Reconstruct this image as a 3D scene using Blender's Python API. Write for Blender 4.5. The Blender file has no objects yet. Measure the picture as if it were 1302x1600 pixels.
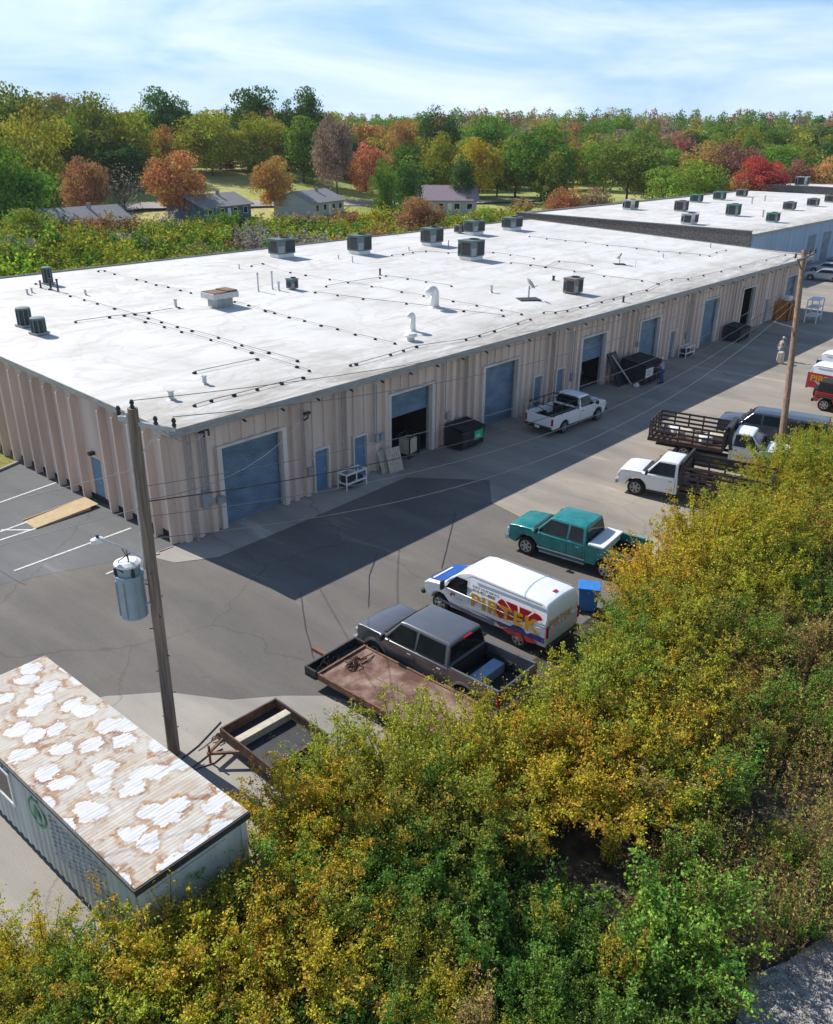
import bpy, math, random, itertools
import numpy as np
random.seed(7); RNG = np.random.default_rng(7)
R = math.radians; PI = math.pi
SC = bpy.context.scene
COL = SC.collection

# ------------------------------------------------------------------ camera
FPX, PITCH, ROLL, YAW = 1325.2076, 0.422623, 0.011382, 0.848251
CAM = np.array([-17.47, -28.61, 16.0])
fw = np.array([math.cos(PITCH)*math.sin(YAW), math.cos(PITCH)*math.cos(YAW), -math.sin(PITCH)])
r0 = np.array([math.cos(YAW), -math.sin(YAW), 0.0]); u0 = np.cross(r0, fw)
rr = r0*math.cos(ROLL)+u0*math.sin(ROLL); uu = -r0*math.sin(ROLL)+u0*math.cos(ROLL)
cd = bpy.data.cameras.new('camera'); cam = bpy.data.objects.new('camera', cd); COL.objects.link(cam)
cd.sensor_fit = 'HORIZONTAL'; cd.sensor_width = 36; cd.lens = 36*FPX/1302; cd.clip_start = 0.5; cd.clip_end = 6000
from mathutils import Matrix, Vector
cam.matrix_world = Matrix(((rr[0], uu[0], -fw[0], CAM[0]), (rr[1], uu[1], -fw[1], CAM[1]), (rr[2], uu[2], -fw[2], CAM[2]), (0, 0, 0, 1)))
SC.camera = cam
# ------------------------------------------------------------------ light
SUN_EL = R(38.5); SUN_AZ = R(-4.0)            # azimuth from +Y towards +X
W = bpy.data.worlds.new('World'); SC.world = W; W.use_nodes = True
nt = W.node_tree; nt.nodes.clear(); N = nt.nodes.new; LK = nt.links.new
out = N('ShaderNodeOutputWorld'); bg = N('ShaderNodeBackground'); sky = N('ShaderNodeTexSky')
sky.sky_type = 'NISHITA'; sky.sun_disc = False; sky.sun_elevation = SUN_EL; sky.sun_rotation = SUN_AZ
sky.air_density = 1.3; sky.dust_density = 0.3; sky.ozone_density = 2.6
bg.inputs['Strength'].default_value = 0.070
tc = N('ShaderNodeTexCoord'); mp = N('ShaderNodeMapping'); mp.inputs['Scale'].default_value = (1.7, 1.7, 8)
mp.inputs['Rotation'].default_value = (0.10, 0.05, 0.4)
n1 = N('ShaderNodeTexNoise'); n1.inputs['Scale'].default_value = 1.5; n1.inputs['Detail'].default_value = 7; n1.inputs['Roughness'].default_value = 0.58
n1.inputs['Distortion'].default_value = 0.5
cr = N('ShaderNodeValToRGB'); cr.color_ramp.elements[0].position = 0.30; cr.color_ramp.elements[1].position = 0.66
cr.color_ramp.elements[1].color = (0.86, 0.86, 0.86, 1)
mx = N('ShaderNodeMix'); mx.data_type = 'RGBA'; mx.inputs['B'].default_value = (11.4, 12.5, 13.4, 1)
LK(tc.outputs['Generated'], mp.inputs['Vector']); LK(mp.outputs['Vector'], n1.inputs['Vector'])
LK(n1.outputs['Fac'], cr.inputs['Fac']); hc_ = N('ShaderNodeMapRange'); hc_.inputs[1].default_value = 0.18; hc_.inputs[2].default_value = 0.5; hc_.inputs[3].default_value = 1.0; hc_.inputs[4].default_value = 0.12
cm_ = N('ShaderNodeMath'); cm_.operation = 'MULTIPLY'; LK(cr.outputs['Color'], cm_.inputs[0]); LK(hc_.outputs[0], cm_.inputs[1]); LK(cm_.outputs[0], mx.inputs['Factor'])
sx = N('ShaderNodeSeparateXYZ'); LK(tc.outputs['Generated'], sx.inputs[0])
hz_ = N('ShaderNodeMapRange'); hz_.inputs[1].default_value = 0.0; hz_.inputs[2].default_value = 0.30; hz_.inputs[3].default_value = 0.92; hz_.inputs[4].default_value = 0.0; LK(sx.outputs['Z'], hz_.inputs[0]); LK(sx.outputs['Z'], hc_.inputs[0])
m0 = N('ShaderNodeMix'); m0.data_type = 'RGBA'; m0.inputs['B'].default_value = (4.0, 7.2, 11.4, 1); LK(hz_.outputs[0], m0.inputs['Factor'])
tn_ = N('ShaderNodeMix'); tn_.data_type = 'RGBA'; tn_.blend_type = 'MULTIPLY'; tn_.inputs['Factor'].default_value = 1; tn_.inputs['B'].default_value = (0.70, 0.94, 1.24, 1); LK(sky.outputs['Color'], tn_.inputs['A']); LK(tn_.outputs['Result'], m0.inputs['A'])
LK(m0.outputs['Result'], mx.inputs['A']); LK(mx.outputs['Result'], bg.inputs['Color']); LK(bg.outputs['Background'], out.inputs['Surface'])
sl = bpy.data.lights.new('sun', 'SUN'); sl.energy = 4.7; sl.angle = R(0.5); sl.color = (1, 0.955, 0.89)
so = bpy.data.objects.new('sun', sl); COL.objects.link(so)
sd = Vector((math.sin(SUN_AZ)*math.cos(SUN_EL), math.cos(SUN_AZ)*math.cos(SUN_EL), math.sin(SUN_EL)))
so.rotation_euler = sd.to_track_quat('Z', 'Y').to_euler(); so.location = (0, 0, 80)
SC.view_settings.view_transform = 'Standard'; SC.view_settings.look = 'None'; SC.view_settings.gamma = 1
SC.view_settings.exposure = 0.45
SC.cycles.max_bounces = 6; SC.cycles.diffuse_bounces = 3; SC.cycles.transparent_max_bounces = 4
SC.cycles.use_denoising = True

# ------------------------------------------------------------------ helpers
def ray(x, y): return fw + rr*(x-651)/FPX + uu*(800-y)/FPX
def G(x, y, z=0.0):
    d = ray(x, y); return CAM + (z-CAM[2])/d[2]*d
def Dd(x, y, dist):
    d = ray(x, y); return CAM + d/math.hypot(d[0], d[1])*dist
BH = 5.18; BL = 72.5; BW = 33.0; RS = 1.1/33
def roofz(y): return BH + (y+0.6)*RS
def RG(x, y):
    d = ray(x, y); n = np.array([0, -RS, 1.0]); t = (BH+0.6*RS-n@CAM)/(n@d); return CAM + t*d

def tag(o, label=None, cat=None, group=None, kind=None):
    if label: o['label'] = label
    if cat: o['category'] = cat
    if group: o['group'] = group
    if kind: o['kind'] = kind
    return o
def empty(name, loc=(0, 0, 0), rz=0, label=None, cat=None, group=None):
    o = bpy.data.objects.new(name, None); COL.objects.link(o); o.location = loc; o.rotation_euler = (0, 0, rz)
    o.empty_display_size = 0.2
    return tag(o, label, cat, group)
def link(name, me, parent=None, loc=None, rz=0):
    o = bpy.data.objects.new(name, me); COL.objects.link(o)
    if parent: o.parent = parent
    if loc is not None: o.location = loc
    if rz: o.rotation_euler = (0, 0, rz)
    return o
def kids(o): return [c for c in COL.objects if c.parent == o]
def copy_tree(o, parent=None, loc=None, rz=None):
    c = o.copy(); COL.objects.link(c); c.parent = parent
    if loc is not None: c.location = loc
    if rz is not None: c.rotation_euler = (0, 0, rz)
    for ch in list(o.children): copy_tree(ch, c)
    return c

class MB:
    def __init__(s): s.v = []; s.f = []; s.m = []
    def add(s, vs, fs, mi=0):
        k = len(s.v); s.v += [tuple(map(float, q)) for q in vs]
        for f in fs: s.f.append([k+i for i in f]); s.m.append(mi)
        return s
    def quad(s, a, b, c, d, mi=0): return s.add([a, b, c, d], [(0, 1, 2, 3)], mi)
    def poly(s, pts, mi=0): return s.add(pts, [tuple(range(len(pts)))], mi)
    def box(s, c, d, rz=0, mi=0, top=1.0):
        hx, hy, hz = d[0]/2, d[1]/2, d[2]/2; cs, sn = math.cos(rz), math.sin(rz); vs = []
        for z, k in ((-hz, 1), (hz, top)):
            for x, y in ((-hx, -hy), (hx, -hy), (hx, hy), (-hx, hy)):
                x *= k; y *= k
                vs.append((c[0]+x*cs-y*sn, c[1]+x*sn+y*cs, c[2]+z))
        return s.add(vs, [(3, 2, 1, 0), (4, 5, 6, 7), (0, 1, 5, 4), (1, 2, 6, 5), (2, 3, 7, 6), (3, 0, 4, 7)], mi)
    def bx(s, x0, x1, y0, y1, z0, z1, mi=0): return s.box(((x0+x1)/2, (y0+y1)/2, (z0+z1)/2), (abs(x1-x0), abs(y1-y0), abs(z1-z0)), 0, mi)
    def bar(s, a, b, w, h=None, mi=0):
        h = h or w; a = Vector(a); b = Vector(b); d = (b-a).normalized()
        up = Vector((0, 0, 1)) if abs(d.z) < 0.95 else Vector((0, 1, 0))
        x = d.cross(up).normalized()*w/2; y = x.cross(d).normalized()*h/2
        vs = [p+q for p in (a, b) for q in (-x-y, x-y, x+y, -x+y)]
        return s.add(vs, [(3, 2, 1, 0), (4, 5, 6, 7), (0, 1, 5, 4), (1, 2, 6, 5), (2, 3, 7, 6), (3, 0, 4, 7)], mi)
    def tube(s, path, rad, n=6, mi=0, caps=True):
        P_ = [Vector(p) for p in path]; k = len(s.v); rads = rad if isinstance(rad, (list, tuple)) else [rad]*len(P_)
        x = None
        for i, p in enumerate(P_):
            d = (P_[min(i+1, len(P_)-1)]-P_[max(i-1, 0)]).normalized()
            if x is None:
                up = Vector((0, 0, 1)) if abs(d.z) < 0.9 else Vector((1, 0, 0)); x = d.cross(up).normalized()
            x = (x-d*x.dot(d)).normalized(); y = d.cross(x)
            for j in range(n):
                a = 2*PI*j/n; q = p+(x*math.cos(a)+y*math.sin(a))*rads[i]; s.v.append(tuple(q))
        for i in range(len(P_)-1):
            for j in range(n):
                s.f.append([k+i*n+j, k+i*n+(j+1) % n, k+(i+1)*n+(j+1) % n, k+(i+1)*n+j]); s.m.append(mi)
        if caps:
            s.f.append([k+j for j in range(n)][::-1]); s.m.append(mi)
            s.f.append([k+(len(P_)-1)*n+j for j in range(n)]); s.m.append(mi)
        return s
    def lathe(s, prof, c=(0, 0, 0), n=16, axis='z', mi=0, sy=1.0):
        k = len(s.v)
        for r_, h in prof:
            for j in range(n):
                a = 2*PI*j/n; x, y = r_*math.cos(a), r_*math.sin(a)*sy
                q = (x, y, h) if axis == 'z' else ((x, h, y) if axis == 'y' else (h, x, y))
                s.v.append((c[0]+q[0], c[1]+q[1], c[2]+q[2]))
        for i in range(len(prof)-1):
            for j in range(n): s.f.append([k+i*n+j, k+i*n+(j+1) % n, k+(i+1)*n+(j+1) % n, k+(i+1)*n+j]); s.m.append(mi)
        s.f.append([k+j for j in range(n)][::-1]); s.m.append(mi)
        s.f.append([k+(len(prof)-1)*n+j for j in range(n)]); s.m.append(mi)
        return s
    def prism(s, pts, z0, z1, mi=0):
        n = len(pts); vs = [(p[0], p[1], z0) for p in pts]+[(p[0], p[1], z1) for p in pts]
        return s.add(vs, [tuple(range(n))[::-1], tuple(range(n, 2*n))]+[(i, (i+1) % n, n+(i+1) % n, n+i) for i in range(n)], mi)
    def build(s, name, mats, parent=None, loc=None, rz=0, bevel=0, smooth=False, seg=2):
        me = bpy.data.meshes.new(name); me.from_pydata(s.v, [], s.f)
        if not isinstance(mats, (list, tuple)): mats = [mats]
        for m in mats: me.materials.append(m)
        if len(mats) > 1: me.polygons.foreach_set('material_index', s.m)
        if smooth: me.polygons.foreach_set('use_smooth', [True]*len(s.f))
        me.update(); me.validate()
        o = link(name, me, parent, loc, rz)
        if bevel:
            b = o.modifiers.new('bevel', 'BEVEL'); b.width = bevel; b.segments = seg; b.limit_method = 'ANGLE'; b.angle_limit = R(32)
            b.harden_normals = bool(smooth)
        return o

# ------------------------------------------------------------------ materials
def newmat(name):
    m = bpy.data.materials.new(name); m.use_nodes = True; t = m.node_tree
    return m, t, t.nodes['Principled BSDF']
def ramp(t, fac, stops):
    c = t.nodes.new('ShaderNodeValToRGB'); e = c.color_ramp.elements
    while len(e) < len(stops): e.new(0.5)
    for i, (p, col) in enumerate(stops):
        e[i].position = p; e[i].color = tuple(col)+(1,) if len(col) == 3 else col
    t.links.new(fac, c.inputs['Fac']); return c.outputs['Color']
def noise(t, scale, detail=4, rough=0.55, stretch=None, coord='Object', dist=0, rot=None):
    tc = t.nodes.new('ShaderNodeTexCoord'); v = tc.outputs[coord]
    if stretch or rot:
        mp = t.nodes.new('ShaderNodeMapping')
        if stretch: mp.inputs['Scale'].default_value = stretch
        if rot: mp.inputs['Rotation'].default_value = rot
        t.links.new(v, mp.inputs['Vector']); v = mp.outputs['Vector']
    n = t.nodes.new('ShaderNodeTexNoise'); n.inputs['Scale'].default_value = scale; n.inputs['Detail'].default_value = detail
    n.inputs['Roughness'].default_value = rough; n.inputs['Distortion'].default_value = dist
    t.links.new(v, n.inputs['Vector']); return n.outputs['Fac']
def mixc(t, f, a, b, mode='MIX'):
    m = t.nodes.new('ShaderNodeMix'); m.data_type = 'RGBA'; m.blend_type = mode
    for k, v in (('Factor', f), ('A', a), ('B', b)):
        if isinstance(v, (int, float)): m.inputs[k].default_value = v
        elif isinstance(v, tuple): m.inputs[k].default_value = v+(1,) if len(v) == 3 else v
        else: t.links.new(v, m.inputs[k])
    return m.outputs['Result']
def bump(t, b, h, strength=0.3, dist=0.02):
    n = t.nodes.new('ShaderNodeBump'); n.inputs['Strength'].default_value = strength; n.inputs['Distance'].default_value = dist
    t.links.new(h, n.inputs['Height']); t.links.new(n.outputs['Normal'], b.inputs['Normal'])
def M(name, c, rough=0.6, metal=0, var=0.12, scale=3, stretch=None, c2=None, lo=0.35, hi=0.7, coat=0, bmp=0):
    m, t, b = newmat(name)
    b.inputs['Roughness'].default_value = rough; b.inputs['Metallic'].default_value = metal
    if coat: b.inputs['Coat Weight'].default_value = coat; b.inputs['Coat Roughness'].default_value = 0.08
    a = tuple(max(0, x*(1-var)) for x in c); d = c2 or tuple(min(1, x*(1+var)) for x in c)
    f = noise(t, scale, 6, 0.6, stretch)
    col = ramp(t, f, [(lo, a), (hi, d)]); t.links.new(col, b.inputs['Base Color'])
    if bmp: bump(t, b, noise(t, scale*6, 3), bmp)
    return m
def asphalt_mat(name, c, patch=0.16, crackc=0.35, streak=True):
    m, t, b = newmat(name); b.inputs['Roughness'].default_value = 0.93
    big = noise(t, 0.16, 5, 0.6); col = ramp(t, big, [(0.3, tuple(x*(1-patch) for x in c)), (0.7, tuple(x*(1+patch) for x in c))])
    if streak:
        s_ = noise(t, 0.5, 5, 0.65, (1, 0.22, 1), dist=0.4); col = mixc(t, 1.0, col, ramp(t, s_, [(0.32, (0.78, 0.78, 0.80)), (0.55, (1.02, 1.01, .99)), (0.63, (1.12, 1.1, 1.07)), (0.70, (1.6, 1.56, 1.5))]), 'MULTIPLY')
    g = noise(t, 30, 3, 0.7); col = mixc(t, 1.0, col, ramp(t, g, [(0.3, (0.84,)*3), (0.7, (1.14,)*3)]), 'MULTIPLY')
    st = noise(t, 1.3, 4, 0.7); col = mixc(t, ramp(t, st, [(0.63, (0, 0, 0)), (0.74, (0.4, 0.4, 0.4))]), col, tuple(x*0.45 for x in c))
    # cracks
    tc = t.nodes.new('ShaderNodeTexCoord'); vo = t.nodes.new('ShaderNodeTexVoronoi'); vo.feature = 'DISTANCE_TO_EDGE'; vo.inputs['Scale'].default_value = 0.10
    nz = t.nodes.new('ShaderNodeTexNoise'); nz.inputs['Scale'].default_value = 0.7; nz.inputs['Detail'].default_value = 5
    ad = t.nodes.new('ShaderNodeVectorMath'); ad.operation = 'MULTIPLY_ADD'; ad.inputs[1].default_value = (1.6, 1.6, 0)
    t.links.new(tc.outputs['Object'], nz.inputs['Vector']); t.links.new(nz.outputs['Color'], ad.inputs[0]); t.links.new(tc.outputs['Object'], ad.inputs[2])
    t.links.new(ad.outputs[0], vo.inputs['Vector'])
    cf = ramp(t, vo.outputs['Distance'], [(0.0, (crackc,)*3), (0.0045, (0, 0, 0))])
    col = mixc(t, cf, col, tuple(x*0.25 for x in c))
    t.links.new(col, b.inputs['Base Color']); bump(t, b, g, 0.25, 0.01)
    return m
def leaf_mat(name, transl=0.35, attrcol=False, hv=0.07, vlo=0.55, vhi=1.5):
    m = bpy.data.materials.new(name); m.use_nodes = True; t = m.node_tree; t.nodes.clear()
    o = t.nodes.new('ShaderNodeOutputMaterial'); d = t.nodes.new('ShaderNodeBsdfDiffuse'); tr = t.nodes.new('ShaderNodeBsdfTranslucent'); mx = t.nodes.new('ShaderNodeMixShader')
    a = t.nodes.new('ShaderNodeAttribute'); a.attribute_name = 'ta'; b2 = t.nodes.new('ShaderNodeAttribute'); b2.attribute_name = 'tb'
    hs = t.nodes.new('ShaderNodeHueSaturation')
    mh = t.nodes.new('ShaderNodeMapRange'); mh.inputs[3].default_value = 0.5-hv/2; mh.inputs[4].default_value = 0.5+hv/2
    mv = t.nodes.new('ShaderNodeMapRange'); mv.inputs[3].default_value = vlo; mv.inputs[4].default_value = vhi
    t.links.new(a.outputs['Fac'], mh.inputs[0]); t.links.new(b2.outputs['Fac'], mv.inputs[0])
    t.links.new(mh.outputs[0], hs.inputs['Hue']); t.links.new(mv.outputs[0], hs.inputs['Value'])
    if attrcol:
        c = t.nodes.new('ShaderNodeAttribute'); c.attribute_name = 'col'; src = c.outputs['Color']
    else:
        c = t.nodes.new('ShaderNodeObjectInfo'); src = c.outputs['Color']
    t.links.new(src, hs.inputs['Color'])
    t.links.new(hs.outputs['Color'], d.inputs['Color'])
    br = mixc(t, 1.0, hs.outputs['Color'], (1.15, 1.2, 0.75), 'MULTIPLY'); t.links.new(br, tr.inputs['Color'])
    mx.inputs[0].default_value = transl
    t.links.new(d.outputs[0], mx.inputs[1]); t.links.new(tr.outputs[0], mx.inputs[2]); t.links.new(mx.outputs[0], o.inputs['Surface'])
    return m

mt = {}
mt['asphalt'] = asphalt_mat('asphalt', (0.140, 0.127, 0.113))
mt['asphalt_cool'] = asphalt_mat('parking_asphalt', (0.125, 0.129, 0.13), 0.12)
mt['lane'] = asphalt_mat('concrete_lane', (0.29, 0.258, 0.213), 0.18)
mt['pad'] = asphalt_mat('old_concrete', (0.33, 0.305, 0.265), 0.12, 0.4)
mt['patch'] = asphalt_mat('fresh_asphalt', (0.042, 0.043, 0.045), 0.1, 0.0)
mt['wire'] = M('aged_aluminium_wire', (.20, .20, .20), .5, .5)
mt['paint'] = M('line_paint', (0.62, 0.61, 0.58), 0.8, var=0.25, scale=9)
mt['tee'] = M('wall_concrete', (0.64, 0.495, 0.405), 0.9, var=0.15, scale=0.75, stretch=(1, 1, 0.10), c2=(0.72, 0.575, 0.485), lo=0.38, hi=0.62, bmp=0.1)
mt['tee2'] = M('jamb_concrete', (0.64, 0.57, 0.50), 0.9, var=0.15, scale=1.4, stretch=(1, 1, 0.3))
mt['door'] = M('blue_door_paint', (0.125, 0.20, 0.275), 0.5, var=0.3, scale=0.9, stretch=(1, 1, 1.6))
mt['door2'] = M('blue_steel_door', (0.12, 0.23, 0.36), 0.5, var=0.12)
mt['fascia'] = M('grey_fascia', (0.34, 0.33, 0.31), 0.7, var=0.2, scale=2, stretch=(1, 1, 4))
mt['dark'] = M('dark_metal', (0.03, 0.03, 0.032), 0.6, var=0.3)
mt['black'] = M('black_rubber', (0.014, 0.014, 0.015), 0.85, var=0.3)
mt['grey'] = M('grey_metal', (0.30, 0.31, 0.32), 0.5, var=0.15)
mt['galv'] = M('galvanised', (0.50, 0.51, 0.52), 0.45, 0.4, var=0.15, scale=6)
mt['white'] = M('white_paint', (0.74, 0.74, 0.73), 0.55, var=0.06)
mt['unit'] = M('unit_green_grey', (0.10, 0.155, 0.15), 0.55, var=0.2, scale=5)
mt['unit_g'] = M('unit_green', (0.09, 0.22, 0.18), 0.55, var=0.2, scale=5)
mt['unit_b'] = M('unit_brown', (0.20, 0.165, 0.14), 0.6, var=0.25, scale=5)
mt['coil'] = M('coil_fins', (0.03, 0.035, 0.04), 0.7, var=0.5, scale=14)
mt['rust'] = M('rusty_steel', (0.16, 0.07, 0.04), 0.85, var=0.35, scale=2.5, c2=(0.30, 0.16, 0.10), bmp=0.2)
mt['darkrust'] = M('dark_rust', (0.07, 0.04, 0.03), 0.85, var=0.35, scale=2.5, c2=(0.15, 0.08, 0.055))
mt['rustdeck'] = M('rusty_deck', (0.15, 0.065, 0.042), 0.85, var=0.3, scale=1.5, c2=(0.36, 0.25, 0.19), lo=0.42, hi=0.72, bmp=.2)
mt['wood'] = M('weathered_wood', (0.085, 0.055, 0.042), 0.9, var=0.3, scale=4, stretch=(0.4, 4, 4))
mt['pole'] = M('pole_wood', (0.19, 0.145, 0.115), 0.9, var=0.3, scale=5, stretch=(3, 3, 0.15), c2=(0.30, 0.235, 0.19), bmp=0.3)
mt['pole2'] = M('pole_wood_orange', (0.24, 0.13, 0.07), 0.9, var=0.3, scale=5, stretch=(3, 3, 0.15), c2=(0.36, 0.25, 0.18), bmp=0.3)
mt['lumber'] = M('pale_lumber', (0.52, 0.47, 0.36), 0.85, var=0.15, scale=5)
mt['ramp'] = M('tan_ramp_ply', (0.47, 0.35, 0.19), 0.85, var=0.12, scale=3)
mt['glass'] = M('dark_glass', (0.010, 0.013, 0.015), 0.05, var=0.3); mt['glass'].node_tree.nodes['Principled BSDF'].inputs['Specular IOR Level'].default_value = 0.28
mt['chrome'] = M('chrome', (0.7, 0.7, 0.7), 0.18, 1, var=0.05)
mt['alloy'] = M('alloy', (0.45, 0.45, 0.46), 0.35, 0.8, var=0.1, scale=8)
mt['lamp'] = M('headlamp', (0.65, 0.68, 0.7), 0.12, 0.3, var=0.1)
mt['tail'] = M('tail_lamp', (0.45, 0.01, 0.01), 0.2, var=0.2)
mt['steelwheel'] = M('steel_wheel', (0.35, 0.33, 0.3), 0.5, 0.5, var=0.2, scale=8)
def paint(name, c, rough=0.32, metal=0.0, dirt=0.1, coat=0.6): return M(name, c, rough, metal, dirt, 1.6, coat=coat)
mt['p_white'] = paint('white_car_paint', (0.80, 0.80, 0.79), dirt=0.04)
mt['p_grey'] = paint('charcoal_car_paint', (0.17, 0.17, 0.18), 0.30, 0.5)
mt['p_navy'] = paint('navy_car_paint', (0.06, 0.075, 0.11), 0.4, 0.3)
mt['p_teal'] = M('faded_teal_paint', (0.0, 0.20, 0.19), 0.38, 0.1, 0.15, 2.2, c2=(0.03, 0.27, 0.25), coat=0.4)
mt['p_red'] = paint('red_car_paint', (0.45, 0.02, 0.015))
mt['p_silver'] = paint('silver_car_paint', (0.45, 0.47, 0.5), 0.3, 0.5)
mt['p_blue'] = paint('blue_graphic', (0.02, 0.10, 0.40))
mt['d_red'] = paint('red_decal', (0.50, 0.015, 0.03))
mt['d_orange'] = paint('orange_decal', (0.80, 0.38, 0.01))
mt['d_navy'] = paint('navy_decal', (0.03, 0.02, 0.22))
mt['d_grey'] = paint('grey_decal', (0.12, 0.13, 0.20))
mt['d_yel'] = paint('yellow_decal', (0.75, 0.5, 0.02))
mt['binblue'] = M('blue_plastic', (0.03, 0.20, 0.55), 0.4)
mt['signgreen'] = M('green_sign', (0.03, 0.45, 0.20), 0.5)
mt['orangebox'] = M('orange_box', (0.42, 0.15, 0.03), 0.8, var=0.25, scale=3)
mt['bluewall'] = M('pale_blue_wall', (0.33, 0.44, 0.56), 0.8, var=0.08, scale=0.5, stretch=(2, 2, 0.3))
mt['rock'] = M('split_face_block', (0.19, 0.165, 0.15), 0.95, var=0.35, scale=5, c2=(0.30, 0.27, 0.25), bmp=0.5)
mt['skin'] = M('skin', (0.42, 0.25, 0.18), 0.6)
mt['shirt'] = M('pale_blue_shirt', (0.30, 0.38, 0.62), 0.85); mt['jeans'] = M('blue_jeans', (0.05, 0.09, 0.22), 0.9)
mt['greyshirt'] = M('camo_shirt', (0.35, 0.34, 0.33), 0.9, var=0.4, scale=9)
mt['hat'] = M('white_cap', (0.7, 0.7, 0.68), 0.8); mt['hair'] = M('brown_hair', (0.05, 0.03, 0.02), 0.8)
mt['bark'] = M('bark', (0.085, 0.07, 0.055), 0.95, var=0.3, scale=3, stretch=(3, 3, 0.4))
mt['leaf'] = leaf_mat('leaf', 0.34, hv=0.10, vlo=.45, vhi=1.55); mt['leaf_tree'] = leaf_mat('tree_leaf', 0.30, hv=0.09, vlo=.45, vhi=1.5); mt['leafattr'] = leaf_mat('leaf_far', 0.30, True, vlo=.45, vhi=1.45)
mt['weed'] = leaf_mat('weed', 0.30, True, 0.06)
mt['ballast'] = M('gravel_stone', (0.27, 0.25, 0.225), 0.95, var=0.4, scale=9, c2=(0.50, 0.47, 0.43))
def ground_mat():
    m, t, b = newmat('grass_ground'); b.inputs['Roughness'].default_value = 1
    n_ = noise(t, 0.035, 6, 0.65); n2 = noise(t, 0.9, 5, 0.7)
    col = ramp(t, n_, [(0.33, (0.17, 0.25, 0.04)), (0.5, (0.32, 0.33, 0.07)), (0.66, (0.46, 0.38, 0.15))])
    col = mixc(t, 1.0, col, ramp(t, n2, [(0.3, (0.72,)*3), (0.7, (1.25,)*3)]), 'MULTIPLY')
    t.links.new(col, b.inputs['Base Color']); bump(t, b, n2, 0.5, 0.1); return m
mt['grass'] = ground_mat()
mt['lawn'] = M('lawn_grass', (0.16, 0.17, 0.03), 1, var=0.25, scale=4, c2=(0.27, 0.24, 0.05), bmp=0.4)
mt['dirt'] = M('scrub_dirt', (0.045, 0.036, 0.025), 1, var=0.45, scale=1.6, c2=(0.11, 0.088, 0.06), bmp=0.4)
def roof_mat():
    m, t, b = newmat('white_membrane'); b.inputs['Roughness'].default_value = 0.7
    base = ramp(t, noise(t, 0.25, 6, 0.6), [(0.3, (0.54, 0.52, 0.475)), (0.5, (0.63, 0.615, 0.58)), (0.65, (0.68, 0.67, 0.645))])
    s_ = noise(t, 0.35, 7, 0.72, (0.5, 2.2, 1), dist=0.6)
    base = mixc(t, ramp(t, s_, [(0.50, (0, 0, 0)), (0.74, (0.7,)*3)]), base, (0.36, 0.315, 0.25))
    pd = ramp(t, noise(t, 0.16, 3, 0.5, dist=1.2), [(0.47, (0, 0, 0)), (0.50, (0.30,)*3), (0.515, (0, 0, 0)), (0.60, (0, 0, 0)), (0.63, (0.35,)*3), (0.66, (0.08,)*3)]); base = mixc(t, pd, base, (0.40, 0.36, 0.30))
    # grime where rain collects along the front edge (y small)
    tc = t.nodes.new('ShaderNodeTexCoord'); sp = t.nodes.new('ShaderNodeSeparateXYZ'); t.links.new(tc.outputs['Object'], sp.inputs[0])
    mr = t.nodes.new('ShaderNodeMapRange'); mr.inputs[1].default_value = -0.6; mr.inputs[2].default_value = 5.0; mr.inputs[3].default_value = 1; mr.inputs[4].default_value = 0
    t.links.new(sp.outputs['Y'], mr.inputs[0])
    g = ramp(t, noise(t, 1.1, 7, 0.75, (0.35, 1.3, 1), dist=0.8), [(0.34, (0, 0, 0)), (0.66, (1, 1, 1))])
    mu = t.nodes.new('ShaderNodeMath'); mu.operation = 'MULTIPLY'; t.links.new(mr.outputs[0], mu.inputs[0]); t.links.new(g, mu.inputs[1])
    base = mixc(t, mu.outputs[0], base, (0.20, 0.17, 0.125))
    # welded sheet seams
    wv = t.nodes.new('ShaderNodeTexWave'); wv.wave_type = 'BANDS'; wv.bands_direction = 'Y'; wv.inputs['Scale'].default_value = 0.105; wv.inputs['Distortion'].default_value = 0
    t.links.new(tc.outputs['Object'], wv.inputs['Vector'])
    base = mixc(t, ramp(t, wv.outputs['Fac'], [(0.0, (0.35,)*3), (0.004, (0, 0, 0))]), base, (0.5, 0.49, 0.46))
    t.links.new(base, b.inputs['Base Color']); return m
mt['roof'] = roof_mat()
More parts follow.
